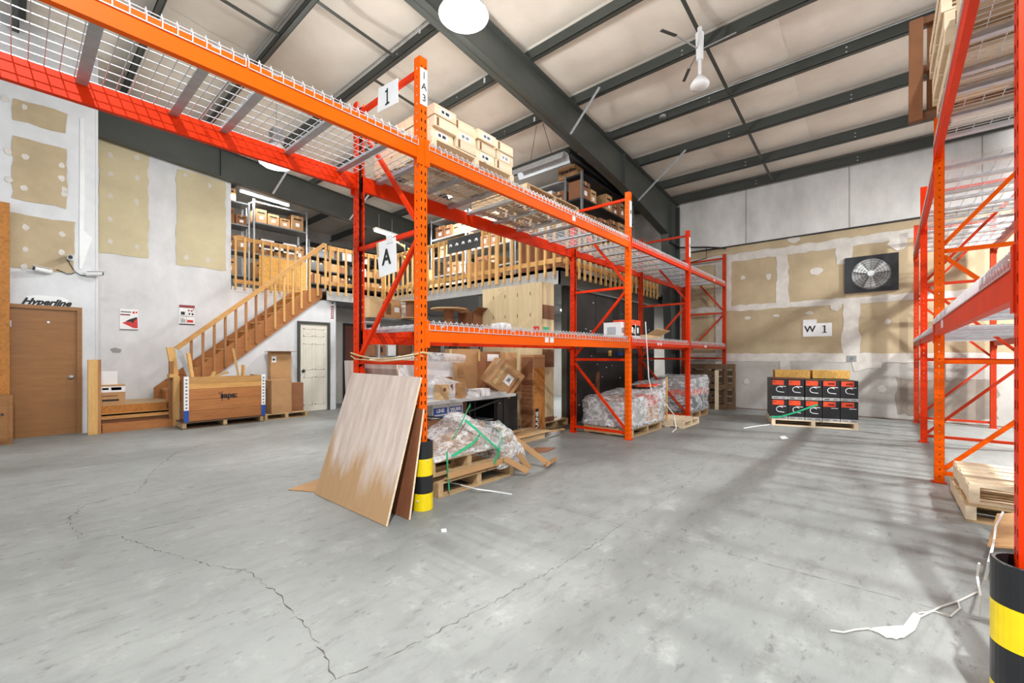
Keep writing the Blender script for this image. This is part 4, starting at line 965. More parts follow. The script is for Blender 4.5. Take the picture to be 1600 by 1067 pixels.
obj('strip', MB().box(8.915, YF0-.005, 3.3, 8.985, YF0-.001, 3.7), 'white', t); obj('mark', MB().box(8.935, YF0-.007, 3.5, 8.965, YF0-.005, 3.56), 'ink', t)

# ---- plywood leaning on the first upright
def sheet(name, pts, mat, label, n=(0, 0, 0), th=.014, edge='palw'):
    pts = [Vector(p) for p in pts]; nn = (pts[1]-pts[0]).cross(pts[3]-pts[0]).normalized()
    t = thing(name, label, 'board', tuple((pts[0]+pts[1])/2))
    obj('panel', MB().prism(pts, nn*th), mat, t)
    obj('edge_veneer', MB().bar(pts[1]+nn*th/2, pts[2]+nn*th/2, th*1.1, .003, 0, (pts[1]-pts[0]).normalized()), edge, t)
    return t
sheet('plywood_sheet', [(1.865, 4.05, 0), (1.865, 2.86, 0), (2.205, 2.88, 1.12), (2.205, 3.98, 1.13)], 'ply_lean', 'large pale plywood square leaning against the first rack upright')
sheet('plywood_sheet', [(2.06, 3.55, 0), (2.06, 2.84, 0), (2.215, 2.86, .86), (2.215, 3.5, .86)], 'plyb', 'smaller brown plywood board leaning behind the large pale square')
sheet('plywood_sheet', [(2.45, 4.5, 0), (2.45, 3.45, 0), (2.36, 3.45, 1.25), (2.36, 4.42, 1.25)], 'ply_lean', 'pinkish plywood board standing behind the rear rack post')
one('cardboard_scrap', MB().prism([(1.74, 4.36, .002), (2.12, 4.5, .002), (2.0, 4.1, .002), (1.9, 4.06, .002)], (0, 0, .006)), 'card', 'flat triangle of cardboard on the floor left of the leaning plywood', 'cardboard')
one('paper_scrap', MB().prism([onZ(u, v, .001) for u, v in ((689, 827), (697, 826), (698, 831), (690, 832))], (0, 0, .003)), 'whitep', 'tiny white scrap on the floor in front of the bollard', 'scrap')

# ---- pallet pile with plastic film beside the bollard
pallet('lower weathered pallet of the pile beside the bollard', (3.05, 3.56, 0), 1.05, 1.0, 0, 'palx', 'paly', .14, 7, 'pallet pile beside the bollard')
pallet('upper pallet of the pile beside the bollard, under the plastic heap', (2.94, 3.58, .195), 1.0, .96, .03, 'palx', 'paly', .14, 6, 'pallet pile beside the bollard')
def angle(label, p, q, s=.05, m_='card'):
    p = Vector(p); q = Vector(q); d = (q-p).normalized(); u = Vector((0, 0, 1)); a = d.cross(u).normalized()
    u = a.cross(d).normalized()
    mb = MB().bar(p, q, s, .005, 0, u).bar(p+a*s/2+u*s/2, q+a*s/2+u*s/2, .005, s, 0, u)
    one('corner_guard', mb, m_, label, 'cardboard', 'cardboard corner guards')
angle('cardboard corner guard lying along the front between the two pallets', (2.6, 3.05, .165), (3.38, 3.05, .168), .06)
angle('second cardboard corner guard pushed between the pallets', (2.6, 3.3, .165), (3.4, 3.32, .168), .06)
angle('corner guard angling down from the pallet pile to the floor, nearest the viewer', (3.36, 3.03, .2), (3.62, 2.93, .03), .06)
angle('corner guard slanting from the plastic heap down to the floor, in the middle', (3.42, 3.2, .55), (3.68, 2.95, .05), .06)
angle('long corner guard slanting farthest right to the floor', (3.62, 3.3, .45), (4.05, 2.95, .02), .06)
angle('short corner guard piece lying on the floor at the right tip', (4.0, 2.95, .03), (4.3, 3.02, .03), .05)
t = thing('plastic_heap', 'heap of crumpled clear plastic film on the pallet pile with green straps', 'plastic', (2.95, 3.5, .34))
def tf(u, v): return .06+.56*math.exp(-((u-.66)**2)/.06-((v-.45)**2)/.2)
obj('crumpled_film', lump(2.5, 3.08, .335, 3.48, 4.0, .93, .05, tf, 22, 3.4, 3), 'film', t, smooth=False)
obj('crumpled_film', lump(3.3, 3.0, .12, 3.72, 3.5, .62, .06, lambda u, v: 1.0-.75*u, 12, 4.5, 11), 'film', t, smooth=False)
obj('folded_cardboard', lump(2.8, 3.3, .34, 3.35, 3.85, .56, .05, tf, 6, 2, 4), 'card', t)
G = [[(2.62, 3.02, .06), (2.6, 3.02, .3), (2.61, 3.04, .42)], [(2.68, 3.05, .36), (2.95, 3.05, .44), (3.1, 3.1, .5)],
     [(2.9, 3.3, .45), (2.92, 3.2, .6), (3.0, 3.2, .72), (3.15, 3.3, .78), (3.3, 3.45, .74)], [(2.95, 3.16, .66), (3.0, 3.07, .58), (3.1, 3.03, .48), (3.25, 3.02, .36), (3.3, 3.01, .3)],
     [(3.52, 3.2, .55), (3.42, 3.08, .42), (3.28, 3.01, .31), (3.2, 3.0, .2)], [(3.4, 3.1, .6), (3.32, 3.03, .42), (3.28, 3.0, .32)]]
for g_ in G: obj('green_strap', MB().ribbon(g_, .026, (.5, .3, .6), .004), 'green', t)
one('white_strap', MB().ribbon([onZ(u, v, .05 if u < 760 else .006) for u, v in ((690, 752), (715, 756), (745, 764), (775, 768), (800, 772))], .012, (0, 0, 1), .003), 'white', 'white plastic strap trailing on the floor from the pallet pile', 'strap')
carton('open brown carton on the floor right of the plastic heap', (3.95, 3.75, 0), (.42, .4, .28), .1, 'card', opened=True)
one('cardboard_scrap', MB().prism([onZ(u, v, .002) for u, v in ((825, 709), (855, 706), (868, 700), (838, 699))], (0, 0, .006)), 'card_dark', 'flat piece of dark cardboard on the floor beside the corner guards', 'cardboard')

# ---- white work table with its clutter
t = thing('folding_table', 'long white topped table under the rack shelf covered with packing clutter', 'table', (3.8, 4.55, 0))
obj('tabletop', MB().box(2.62, 4.17, .70, 4.92, 4.95, .74), 'whitep', t); obj('edge_band', MB().box(2.62, 4.162, .70, 4.92, 4.17, .738), 'fascia', t)
for x in (2.75, 4.75):
    for y in (4.25, 4.87): obj('leg', MB().cyl((x, y, 0), (x, y, .7), .016, 10), 'steel_black', t)
obj('stretcher', MB().bar((2.75, 4.3, .66), (3.9, 4.3, .45), .02, .02).bar((4.75, 4.3, .66), (3.6, 4.3, .45), .02, .02), 'steel_black', t)
one('foam_sheet', lump(2.95, 4.85, .745, 4.3, 4.93, 1.28, .03, lambda u, v: 1-.12*u, 12, 2, 4), 'whitep', 'large white foam sheet standing at the back of the white table', 'sheet', smooth=True)
one('plastic_bag', lump(3.55, 4.42, .742, 4.15, 4.75, 1.05, .04, lambda u, v: 1-.75*abs(u-.25), 12, 4, 8), 'whitep', 'bundle of white plastic wrapping on the table before the foam sheet', 'bag', smooth=True)
one('bubble_roll', MB().cyl((3.5, 4.75, 1.3), (4.35, 4.7, 1.26), .065, 16), 'film', 'roll of clear bubble wrap lying on top of the foam sheet', 'roll')
def onT(u, v, y=4.3): return onY(u, v, y).x
carton('small tan box with a dark square print on the table front', (onT(690, 612), 4.3, .742), (.15, .12, .19), 0, 'card_pale', 'small boxes on the white table', tape=False, sticker=[('-y', .35, .55, .3, .22, 'brownline')])
carton('small brown box standing behind the tan one on the table', (onT(708, 605), 4.48, .742), (.22, .1, .27), 0, 'card_dark', 'small boxes on the white table')
carton('narrow tan box with clear sleeve on the table', (onT(715, 612), 4.24, .742), (.1, .1, .2), .2, 'card', 'small boxes on the white table', tape=False)
for k in range(3): carton('white small carton in a row of three on the table, %s' % ('left', 'middle', 'right')[k], (onT(738+k*8, 612), 4.27, .742), (.075, .16, .1), 0, 'white', 'row of white cartons on the table', tape=False)
one('white_pad', MB().box(4.15, 4.2, .742, 4.75, 4.5, .775), 'fascia', 'flat white stack of sheets on the table under the tilted box', 'stack')
p = onY(765, 600, 4.5)
carton('large brown box tipped on its corner with a white shipping label', (p.x+.1, 4.5, .80), (.42, .4, .42), 0, 'card', 'tipped boxes on the white table', rot=(.15, .62, -.35), sticker=[('-y', .4, .35, .3, .35, 'white'), ('-y', .48, .45, .14, .14, 'ink'), ('-y', .1, .1, .12, .8, 'tape'), ('-y', .8, .1, .08, .7, 'card_dark')])
carton('brown carton with white print standing at the right end of the table', (5.1, 4.95, .75), (.34, .3, .62), 0, 'card_dark', 'cartons behind the tipped box', sticker=[('-y', .1, .75, .8, .18, 'white'), ('-y', .1, .5, .6, .04, 'ink'), ('-y', .1, .4, .7, .04, 'ink')])
carton('tan carton stack piece left of the printed carton', (4.75, 5.15, .75), (.5, .3, .66), 0, 'card', 'cartons behind the tipped box')
carton('small pinkish box hanging at the table corner', (5.12, 4.4, .742), (.2, .2, .18), .3, 'card_dark', 'cartons behind the tipped box', tape=False)
carton('tall plain cardboard sheet box beside the long printed carton', (5.55, 4.95, 0), (.3, .3, 1.36), 0, 'card', 'tall boxes beside the crate', tape=False)
t = carton('tall brown carton with dark label strip beside the plywood crate', (5.78, 4.52, 0), (.3, .3, 1.32), 0, 'card', 'tall boxes beside the crate', tape=False, sticker=[('-x', .1, .02, .8, .95, 'card_dark')])
obj('strand_print', MB().box(-.148, -.1525, .02, .148, -.15, 1.1), 'osb_b', t, local=True)
obj('black_label', MB().box(-.12, -.155, .05, -.03, -.1525, .42), 'black', t, local=True)
text('lettering', 'ULINE', .1, 'white', t, facing((5.78-.075, 4.52-.157, .235), (0, 0, 1), (-1, 0, 0)), .002)
# under the table
for i, (x, tx, lb) in enumerate(((onY(688, 640, 4.35).x, 'LINE', 'white box with blue label under the table, nearest the rack post'), (onY(712, 645, 4.35).x, 'WURR', 'white box with blue label under the table, second from the rack post'))):
    t = carton(lb, (x, 4.5, .485), (.255, .3, .2), 0, 'white', 'white boxes under the table', opened=False, tape=False, sticker=[('-y', .05, .1, .9, .6, 'blue')])
    text('lettering', tx, .065, 'white', t, facing((x, 4.348, .585), EX), .003)
    obj('print', MB().box(-.1, -.1525, .035, .1, -.1505, .055), 'white', t, local=True)
carton('brown carton under the white boxes below the table', (3.4, 4.5, 0), (.9, .36, .48), 0, 'card_dark', 'brown cartons below the table')
carton('yellowish slatted box on the floor behind the pallet pile', (2.95, 4.2, 0), (.32, .28, .3), .2, 'card_pale', 'brown cartons below the table', sticker=[('-y', .1, .1, .04, .8, 'card_dark'), ('-y', .3, .1, .04, .8, 'card_dark'), ('-y', .5, .1, .04, .8, 'card_dark'), ('-y', .7, .1, .04, .8, 'card_dark')])
carton('dark tall carton right of the white boxes below the table', (4.1, 4.72, 0), (.4, .3, .63), 0, 'card_dark', 'brown cartons below the table')
t = thing('black_cabinet', 'black metal cabinet standing on the floor under the table end', 'cabinet', (5.2, 4.85, 0))
obj('body', MB().box(4.98, 4.62, .03, 5.5, 5.05, .66), 'black', t); obj('door_panel', MB().box(5.0, 4.612, .05, 5.48, 4.62, .64), 'tarp', t)
obj('lock', MB().cyl((5.05, 4.605, .55), (5.05, 4.612, .55), .012, 8), 'galv', t); obj('plinth', MB().box(5.0, 4.64, 0, 5.48, 5.03, .03), 'black', t)
t = thing('black_cabinet', 'dark open shelved cabinet left of the closed black cabinet', 'cabinet', (4.6, 4.85, 0))
obj('body', MB().box(4.4, 4.62, 0, 4.42, 5.05, .64).box(4.94, 4.62, 0, 4.96, 5.05, .64).box(4.4, 5.03, 0, 4.96, 5.05, .64).box(4.4, 4.62, .62, 4.96, 5.05, .64).box(4.4, 4.62, 0, 4.96, 5.05, .02), 'black', t)
obj('shelf', MB().box(4.42, 4.64, .3, 4.94, 5.03, .315), 'shelf_grey', t)
one('flat_cardboard', MB().box(4.5, 4.0, .1, 5.6, 4.45, .115), 'card_pale', 'flattened pale carton lying low in front of the black cabinet', 'cardboard')
one('wood_offcut', MB().box(4.55, 4.05, .0, 5.5, 4.4, .1), 'palx', 'low wooden offcut under the flattened carton', 'wood')
one('long_lath', MB().bar((4.6, 4.02, .13), (6.1, 4.1, .06), .05, .02), 'studx', 'long thin lath lying on the floor toward the rear post', 'lath')

# ---- plywood crate
pallet('low pallet under the big plywood crate', (6.42, 5.2, 0), .78, 1.46, 0, group='pallets under the crate')
t = thing('plywood_crate', 'tall pale plywood crate on a pallet behind the rack beam', 'crate', (6.42, 5.2, .136))
obj('side_panel', MB().box(6.02, 4.5, .14, 6.035, 5.95, 2.58), 'plyc', t)
obj('side_panel', MB().box(6.035, 4.5, .14, 6.38, 4.515, 2.58), 'plyc', t)
obj('side_panel', MB().box(6.38, 4.515, .14, 6.395, 5.95, 2.58), 'plyc', t)
obj('lid', MB().box(6.02, 4.5, 2.58, 6.395, 5.95, 2.595), 'plyc', t)
obj('brown_band', MB().box(6.036, 4.494, 1.95, 6.38, 4.5, 2.2), 'brownline', t)
obj('brown_band', MB().box(6.036, 4.494, .14, 6.38, 4.5, .22), 'brownline', t)
obj('brown_band', MB().box(6.036, 4.494, 1.1, 6.38, 4.5, 1.42), 'brownline', t)
for k in range(4):
    for z in (2.38, 2.0): obj('knot_mark', MB().box(6.017, 4.75+k*.3, z, 6.02, 4.765+k*.3, z+.06), 'brownline', t)

# ---- shelving below the mezzanine
sh = shelf_unit('grey steel shelf under the mezzanine behind the rack beams', 4.3, 6.9, 6.25, 7.45, 0, (.5, 1.02, 1.3, 2.0), 'shelf_grey', 'galv')
for (lb, u0, u1, y, z, h, m_, st_) in (
  ('large tan carton on the top shelf under the mezzanine, left end', 577, 598, 7.0, 2.002, .36, 'card_pale', []), ('brown carton with dark print and white tag on the top shelf', 600, 627, 7.0, 2.002, .36, 'card', [('-y', .1, .2, .3, .6, 'brownline'), ('-y', .6, .35, .3, .25, 'white')]),
  ('white carton, upper right on the top shelf under the mezzanine', 628, 638, 7.05, 2.142, .14, 'white', []), ('white carton, lower left of the white pair on the top shelf', 628, 637, 7.0, 2.002, .138, 'white', []), ('white carton, lower right of the white pair on the top shelf', 638, 647, 7.0, 2.002, .138, 'white', []),
  ('tan carton behind the white cartons on the top shelf', 640, 654, 7.2, 2.002, .34, 'card_pale', []), ('brown carton on the middle grey shelf, left of the white sheet', 584, 603, 6.95, 1.302, .2, 'card_dark', [('-y', .55, .3, .2, .5, 'ink')]),
  ('white carton on the middle grey shelf', 606, 619, 6.95, 1.302, .32, 'white', []), ('dark brown carton on the middle grey shelf, right side', 622, 655, 6.95, 1.302, .26, 'card_dark', []),
  ('dark brown carton on the middle shelf seen right of the first post', 672, 690, 7.0, 1.302, .3, 'card_dark', []), ('grey brown carton on the middle shelf, second right of the post', 691, 702, 7.0, 1.302, .3, 'grey', []), ('reddish brown carton on the middle shelf, third right of the post', 703, 735, 7.0, 1.302, .3, 'card_dark', [])):
    a = onY(u0, 500, y).x; b = onY(u1, 500, y).x; carton(lb, ((a+b)/2, y+.15, z), (abs(b-a)-.01, .3, h), 0, m_, 'cartons on the shelf under the mezzanine', tape=False, sticker=st_)
carton('white carton with papers standing on the rack side below the shelf', (4.85, 6.6, 1.0), (.5, .25, .3), -.1, 'white', 'white cartons under the mezzanine', tape=False)
def reel(label, x, y, z, r, h, rc):
    t = thing('cable_reel', label, 'reel', (x, y, z), 'cardboard cable reels')
    obj('flange', MB().cyl((0, 0, 0), (0, 0, .02), r, 28), 'card', t, local=True); obj('flange', MB().cyl((0, 0, h-.02), (0, 0, h), r, 28), 'card_pale', t, local=True)
    obj('drum', MB().cyl((0, 0, .02), (0, 0, h-.02), rc, 20), 'card_dark', t, local=True)
shelf_unit('black edged shelf carrying the cable reels under the mezzanine', 5.0, 5.95, 6.0, 6.85, 0, (.6, 1.2, 1.84), 'steel_black', 'shelf_grey')
reel('wide cardboard cable reel on the shelf behind the orange beam', 5.45, 6.3, 1.842, .34, .36, .1)
reel('small cardboard cable reel beside the first rack post', 4.9, 6.75, 2.002, .17, .34, .09)
carton('open brown carton with torn lid right of the cable reel', (5.92, 6.15, 1.842), (.34, .4, .3), 0, 'card_dark', opened=True)
t = thing('jack_stand', 'slim white adjustable pole standing before the red brown door', 'pole', (4.6, 7.9, 0))
obj('pole', MB().box(4.6, 7.9, .05, 4.66, 7.94, 2.0), 'whitep', t); obj('foot', MB().box(4.5, 7.8, 0, 4.76, 8.04, .05), 'grey', t); obj('head', MB().box(4.6, 7.85, 1.97, 4.9, 7.99, 2.03), 'whitep', t)
obj('collar', MB().box(4.59, 7.88, 1.2, 4.67, 7.96, 1.36), 'grey', t)
t = thing('notice', 'white paper notice with blurred black lettering above the leaning plywood', 'notice', (2.6, 4.2, 1.1))
a, b = onY(591, 570, 4.25), onY(636, 585, 4.25)
obj('paper', MB().box(a.x, 4.25, b.z-.02, b.x-.05, 4.254, a.z+.04), 'white', t)
for k in range(10): obj('letter_mark', MB().box(a.x+.03+k*.021, 4.247, b.z+.01, a.x+.045+k*.021, 4.25, b.z+.035), 'ink', t)

# ---- black five-knob sign on the railing
t = thing('black_sign', 'black panel with five round white emblems hung on the wooden railing', 'sign', (XM-.1, 6.82, 3.56))
obj('panel', MB().box(XM-.105, 6.31, 3.56, XM-.095, 7.34, 3.87), 'black', t)
for k in range(5):
    y = 7.34-.12-k*.2; 
    obj('emblem', MB().cyl((XM-.115, y, 3.72), (XM-.105, y, 3.72), .042, 18), 'white', t)
    obj('emblem_base', MB().prism([(XM-.118, y-.03, 3.68), (XM-.118, y+.03, 3.68), (XM-.118, y+.012, 3.72), (XM-.118, y-.012, 3.72)], (.003, 0, 0)), 'ink', t)

# ---- goods on the mezzanine
U = 'metal shelves on the mezzanine'
for k, (y0, y1, nm) in enumerate(((4.95, 6.35, 'right'), (6.45, 7.85, 'middle'), (7.95, 9.35, 'left'))):
    shelf_unit('grey shelf unit behind the long railing, %s one of three' % nm, 7.45, y0, 8.05, y1, ZM, (3.0, 3.45, 3.95, 4.45, 4.95), 'galv', 'galv', U)
    for z, hm in ((3.0, .38), (3.45, .42), (3.95, .42), (4.45, .42)):
        fill('carton on the %s shelf unit behind the long railing' % nm, 'cartons on the %s shelf unit' % nm, 7.47, y0+.05, 8.03, y1-.05, z+.001, hm, 'y', ('card', 'card_pale', 'card_dark', 'white'), face='-x')
shelf_unit('dark shelf unit above the black wall, under the black roll', 7.35, 4.5, 9.7, 4.92, ZM, (3.4, 3.95, 4.45, 4.93), 'steel_black', 'shelf_grey', U)
for z in (3.4, 3.95, 4.45): fill('carton on the dark shelf unit under the black roll', 'cartons on the dark shelf unit', 7.4, 4.53, 9.65, 4.88, z+.001, .44, 'x', ('card_dark', 'card'), .25, .5, '-y')
t = carton('brown carton with slanted black brand lettering on top of the dark shelf', (7.55, 4.9, 4.932), (.34, .4, .24), 0, 'card', tape=False)
text('lettering', 'Hyperline', .105, 'ink', t, facing((7.55-.182, 4.88, 5.06), MY), .003, .35)
t = thing('black_roll', 'long roll wrapped in black plastic lying on the dark shelf', 'roll', (8.3, 4.72, 5.0))
pts = [(7.15, 4.72, 5.3), (7.7, 4.72, 5.27), (8.3, 4.7, 5.22), (9.0, 4.7, 5.13), (9.5, 4.7, 5.1)]
obj('wrapped_body', MB().tube(pts, .11, 14), 'black', t, smooth=True); obj('end_cap', MB().cyl((7.12, 4.72, 5.3), (7.16, 4.72, 5.3), .08, 14), 'tarp', t)
carton('open brown carton flaps sticking up behind the black roll', (8.1, 5.08, 4.96), (.6, .3, .34), .1, 'card_dark', opened=True)
t = thing('strip_fixture', 'long metal strip light trough hanging on two wires behind the orange beam', 'lamp', (6.6, 5.05, 5.0))
sec = [(-.14, 0), (-.09, .13), (-.05, .15), (.05, .15), (.09, .13), (.14, 0), (.135, 0), (.085, .12), (-.085, .12), (-.135, 0)]
obj('trough', MB().prism([(6.7+a, 4.45, 4.93+b) for a, b in sec], (0, 1.25, 0)), 'galv', t)
obj('hanging_wire', MB().cyl((6.7, 4.75, 5.08), (6.65, 4.95, zp(6.6)), .005, 6), 'steel_black', t); obj('hanging_wire', MB().cyl((6.7, 5.3, 5.08), (6.65, 5.1, zp(6.6)), .005, 6), 'steel_black', t)
# behind the wall opening
shelf_unit('steel shelf with open top rows of cartons above the stair wall', 3.95, 12.0, 5.3, 12.55, ZM, (3.3, 3.9, 4.7, 5.22), 'shelf_grey', 'galv', U)
shelf_unit('narrow steel shelf at the left end of the wall opening', 3.3, 12.0, 3.88, 12.5, ZM, (3.3, 3.9, 4.55, 5.1), 'shelf_grey', 'galv', U)
fill('carton with white label above the stair wall', 'labelled cartons above the stair wall', 4.02, 12.02, 5.26, 12.5, 4.701, .46, 'x', ('card',), .28, .34, '-y', skip=0)
for z in (3.3, 3.9): fill('carton low on the shelf above the stair wall', 'low cartons above the stair wall', 4.0, 12.02, 5.26, 12.5, z+.001, .45, 'x', ('card_dark', 'card'), face='-y')
for z in (3.3, 3.9, 4.55, 5.1): fill('carton on the narrow shelf at the wall opening', 'cartons on the narrow shelf', 3.32, 12.02, 3.86, 12.4, z+.001, .42, 'x', ('card_dark', 'card'), .26, .3, '-y', skip=0)
one('strand_board', MB().box(3.95, 11.6, ZM+.01, 5.1, 11.62, 3.78), 'osb', 'yellow strand board standing behind the railing at the wall opening', 'board')
t = thing('white_rack', 'white frame with dark openings above the strand board', 'frame', (4.5, 11.9, 3.98))
obj('frame', MB().box(4.05, 11.88, 4.0, 5.0, 11.9, 4.04).box(4.05, 11.88, 4.22, 5.0, 11.9, 4.26).box(4.05, 11.88, 4.0, 4.09, 11.9, 4.26).box(4.4, 11.88, 4.0, 4.62, 11.9, 4.26).box(4.96, 11.88, 4.0, 5.0, 11.9, 4.26), 'whitep', t)
obj('backing', MB().box(4.06, 11.9, 4.0, 4.99, 11.91, 4.25), 'ink', t)
for k, (x0, x1) in enumerate(((5.5, 6.9), (7.0, 8.4))):
    nm = ('nearer the stairs', 'farther from the stairs')[k]
    shelf_unit('tall dark shelf at the back of the mezzanine, %s' % nm, x0, 12.4, x1, 12.95, ZM, (3.0, 3.4, 3.8, 4.2, 4.6), 'steel_black', 'shelf_grey', U)
    for z in (3.0, 3.4, 3.8, 4.2): fill('small carton on the back shelf %s' % nm, 'cartons on the back shelf %s' % nm, x0+.03, 12.42, x1-.03, 12.9, z+.001, .33, 'x', ('card_dark', 'white', 'black', 'card'), .15, .35, '-y', print_=False)
t = thing('hazard_frame', 'yellow and black striped folding barrier on the mezzanine behind the rack post', 'barrier', (7.0, 10.2, 3.6))
for (p, q) in (((7.0, 10.5, 4.6), (7.3, 9.7, 4.1)), ((7.3, 10.4, 4.25), (7.0, 9.8, 3.9))):
    p = Vector(p); q = Vector(q)
    for k in range(8): obj('stripe', MB().bar(p.lerp(q, k/8), p.lerp(q, (k+1)/8), .05, .05), 'yellow' if k % 2 else 'ink', t)
obj('leg', MB().box(7.12, 10.05, ZM, 7.16, 10.1, 4.4), 'steel_black', t)
random.seed(21)
for k in range(3):
    y = 9.5-k*.35
    one('cable_box', MB().box(6.75, y-.3, ZM, 7.1, y, ZM+.32+.3*(k % 2)), 'card_pale', 'pale carton on the mezzanine floor behind the corner railing, %s one' % ('leftmost', 'middle', 'rightmost')[k], 'box', 'pale cartons behind the corner railing')
one('large_carton', MB().box(6.7, 4.75, ZM, 7.2, 5.6, 3.55), 'card_dark', 'large dark brown carton right behind the long railing near the corner', 'box')
one('large_carton', MB().box(6.75, 6.6, ZM+.0, 7.2, 7.2, 3.4), 'card', 'large tan carton behind the railing under the black sign', 'box')

# ---- timber crate, cartons and pallets by the stairs
pallet('worn pallet under the timber crate by the stairs', (2.6, 9.62, 0), 1.3, .62, -.02, 'pald', 'palx', .12, 5, group='pallets by the stairs')
t = thing('timber_crate', 'orange brown timber crate with blue and white corner straps by the stairs', 'crate', (2.62, 9.5, .125))
x0, x1, yf = 2.04, 3.22, 9.34
for k, (z0, z1, m_) in enumerate(((.13, .31, 'studx2'), (.315, .51, 'studx2'), (.515, .70, 'studx2'), (.705, .80, 'studx'), (.805, .92, 'studx'))):
    obj('plank', MB().box(x0, yf, z0, x1, yf+.025, z1), m_, t)
obj('side_wall', MB().box(x0, yf+.025, .13, x0+.02, 9.9, .92), 'studx2', t); obj('side_wall', MB().box(x1-.02, yf+.025, .13, x1, 9.9, .92), 'studx2', t); obj('back_wall', MB().box(x0+.02, 9.88, .13, x1-.02, 9.9, .9), 'studx2', t)
obj('bottom', MB().box(x0+.02, yf+.025, .13, x1-.02, 9.88, .15), 'studx2', t)
for xx in (x0-.07, x1-.0):
    obj('corner_strap', MB().box(xx, yf-.008, .33, xx+.07, yf+.02, .93), 'white', t); obj('corner_strap_foot', MB().box(xx, yf-.008, .12, xx+.07, yf+.02, .33), 'blue', t)
    for k in range(9): obj('strap_print', MB().box(xx+.02, yf-.011, .36+k*.062, xx+.05, yf-.008, .39+k*.062), 'shelf_grey', t)
text('lettering', 'sapa:', .14, 'ink', t, facing((2.66, yf-.002, .56), EX), .006)
obj('stencil_stroke', MB().box(2.545, yf-.003, .46, 2.555, yf, .64), 'ink', t)
for k, (p, q) in enumerate((((2.2, 9.6, .5), (2.12, 9.75, 1.35)), ((2.35, 9.55, .7), (2.5, 9.6, 1.0)), ((2.3, 9.7, .85), (2.75, 9.7, .98)), ((2.95, 9.6, .6), (2.82, 9.65, 1.45)), ((2.98, 9.65, .6), (3.0, 9.66, 1.12)))):
    one('wood_offcut', MB().bar(p, q, .06, .035), 'studz', 'offcut of timber sticking out of the crate, %s' % ('tall one at its left end', 'short slanting one', 'flat one across the top', 'long leaning one at its right', 'short one at its right')[k], 'wood', 'offcuts in the timber crate')
pallet('worn pallet under the cardboard cartons beside the cream door', (3.72, 9.68, 0), .86, .6, .0, 'palx', 'paly', .12, 5, group='pallets by the stairs')
carton('square brown carton on the pallet left of the cream door', (3.6, 9.58, .122), (.42, .36, .68), .15, 'card')
carton('narrow brown carton behind on the pallet beside the door', (3.99, 9.68, .122), (.26, .3, .6), 0, 'card_dark')
t = carton('tall open brown carton with white label leaning by the cream door', (3.8, 9.97, .122), (.42, .16, 1.27), 0, 'card', tape=False, sticker=[('-y', .05, .82, .22, .1, 'white'), ('-y', .1, .85, .1, .03, 'ink')])
obj('top_flap', MB().box(-.26, -.2, 1.27, .28, .12, 1.28), 'card_dark', t, local=True)
t = carton('brown carton with black and red print on the stair landing', (1.16, 10.55, .442), (.34, .3, .34), 0, 'card', sticker=[('-y', .0, .62, 1, .3, 'white'), ('-y', .45, .72, .4, .15, 'red'), ('-y', .1, .75, .25, .1, 'ink'), ('-y', .1, .4, .6, .05, 'brownline'), ('-y', .1, .15, .65, .1, 'ink')])
carton('small white box on top of the printed carton on the landing', (1.12, 10.62, .783), (.24, .2, .24), 0, 'white', tape=False)

# ---- right rack: pallets above and below
for k in range(5):
    pallet('pallet %s in the tall stack on the upper right rack deck' % ('at the bottom', 'second from the bottom', 'in the middle', 'second from the top', 'at the top')[k], (5.12+random.uniform(-.04, .04), -.93+random.uniform(-.03, .03), 3.505+k*.137), 1.15, 1.05, PI/2, 'palw', 'palw', .135, 7, 'stacked pallets on the upper right deck')
for k in range(3):
    pallet('pallet %s in the nearer stack on the upper right rack deck' % ('at the bottom', 'in the middle', 'at the top')[k], (3.85+random.uniform(-.04, .04), -.95, 3.505+k*.137), 1.1, 1.1, PI/2, 'palw', 'palw', .135, 7, 'stacked pallets on the upper right deck')
pallet('old brown pallet tipped over the edge of the tall upper stack', (5.82, -.6, 4.12), .95, .8, 0, 'card_dark', 'brownline', .12, 6, 'stacked pallets on the upper right deck', rot=(0, PI/2-.12, 0))
pallet('lower yellow pine pallet on the floor inside the right rack', (5.4, -1.02, 0), 1.05, 1.0, PI/2, 'palx', 'palw', .14, 6, 'pallets on the floor in the right rack')
pallet('upper pale pallet on the floor inside the right rack', (5.42, -1.04, .142), 1.05, 1.0, PI/2, 'palw', 'palwy', .15, 6, 'pallets on the floor in the right rack')
carton('dark wet looking carton on the floor pallet in the right rack', (4.95, -1.02, .293), (.3, .4, .12), .3, 'card_dark', opened=False)
one('cardboard_scrap', MB().prism([(4.0, -.5, .1), (4.6, -.62, .16), (4.5, -1.0, .3), (3.9, -.9, .2)], (0, 0, .012)), 'card', 'bent cardboard flap lying beside the near right rack post', 'cardboard')
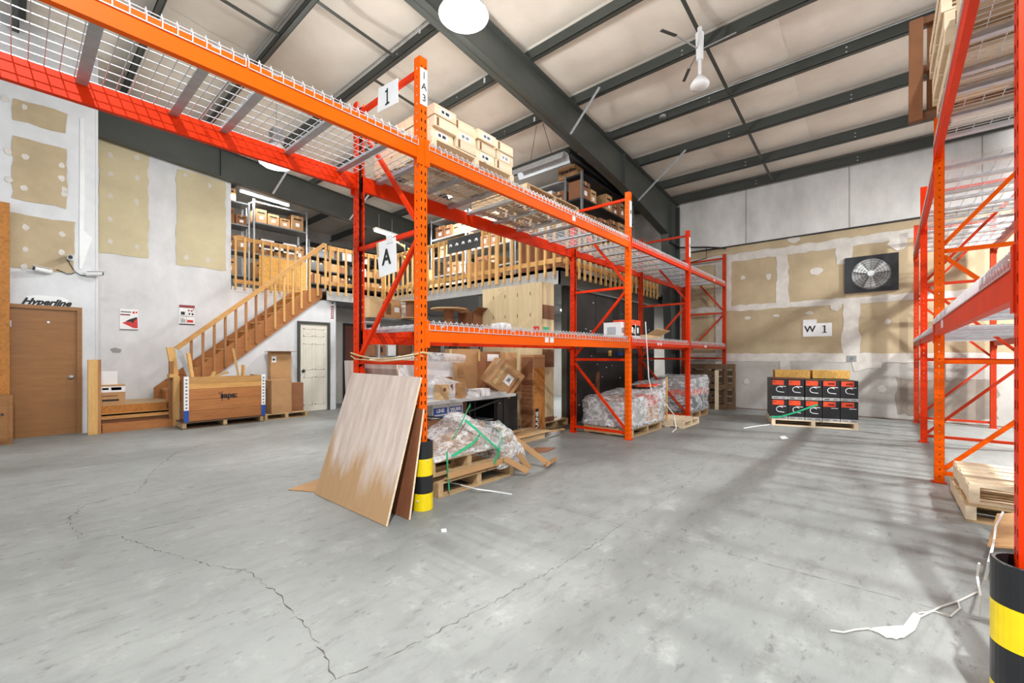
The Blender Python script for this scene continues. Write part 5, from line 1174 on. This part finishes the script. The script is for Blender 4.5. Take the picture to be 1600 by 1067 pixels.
one('cardboard_scrap', MB().prism([(3.5, -.46, .02), (3.95, -.5, .06), (3.9, -.95, .12), (3.4, -.8, .02)], (0, 0, .012)), 'card_pale', 'torn pale cardboard piece right behind the large bollard', 'cardboard')
carton('brown carton on the floor between the bollard and the pallets', (3.75, -1.0, 0), (.4, .5, .2), .2, 'card_dark')
P = [onZ(u, v, z) for u, v, z in ((1567, 800, .25), (1556, 822, .2), (1553, 845, .12))]
one('plastic_string', MB().tube(P+[onY(1545, 880, -.3), onY(1540, 905, -.3)], .006, 6), 'whitep', 'pale plastic string from the floor pallets to the bollard top', 'string')
Q = [onZ(u, v, .006) for u, v in ((1297, 985), (1318, 988), (1336, 984), (1357, 982), (1400, 998), (1426, 984), (1435, 965), (1470, 948), (1500, 938), (1527, 925))]
mb = MB().tube(Q, .0045, 6).tube([onZ(u, v, .006) for u, v in ((1435, 958), (1460, 955), (1485, 963), (1500, 950), (1497, 940))], .004, 6)
mb.prism([onZ(u, v, .004) for u, v in ((1362, 982), (1380, 980), (1412, 978), (1427, 958), (1440, 962), (1430, 985), (1412, 997), (1385, 997))], (0, 0, .004))
one('film_scrap', mb, 'mud', 'twisted pale plastic film strip lying on the floor by the large bollard', 'plastic')
one('film_tail', MB().tube([onY(1530, 880, -.29), onY(1527, 900, -.29), onY(1532, 930, -.29), onY(1530, 960, -.29)], .004, 6), 'whitep', 'crumpled plastic tail hanging on the left side of the large bollard', 'plastic')
one('black_pipe', MB().tube([(11.6, 4.2, 4.2), (11.6, 3.4, 4.08), (11.6, 2.95, 3.98)], .02, 8).tube([(11.6, 3.42, 4.08), (11.6, 3.42, 3.8), (11.6, 4.1, 3.72)], .012, 8), 'steel_black', 'black pipe bracket on the far wall above the last rack frame', 'pipe')

# ---- lettering becomes real mesh
bpy.context.view_layer.update(); dg = bpy.context.evaluated_depsgraph_get()
for o in TEXTS:
    me = bpy.data.meshes.new_from_object(o.evaluated_get(dg)); nm = o.name.split('.')[0]
    n = bpy.data.objects.new('tmp', me); C.objects.link(n); n.parent = o.parent; n.matrix_local = o.matrix_local.copy()
    bpy.data.objects.remove(o); n.name = nm
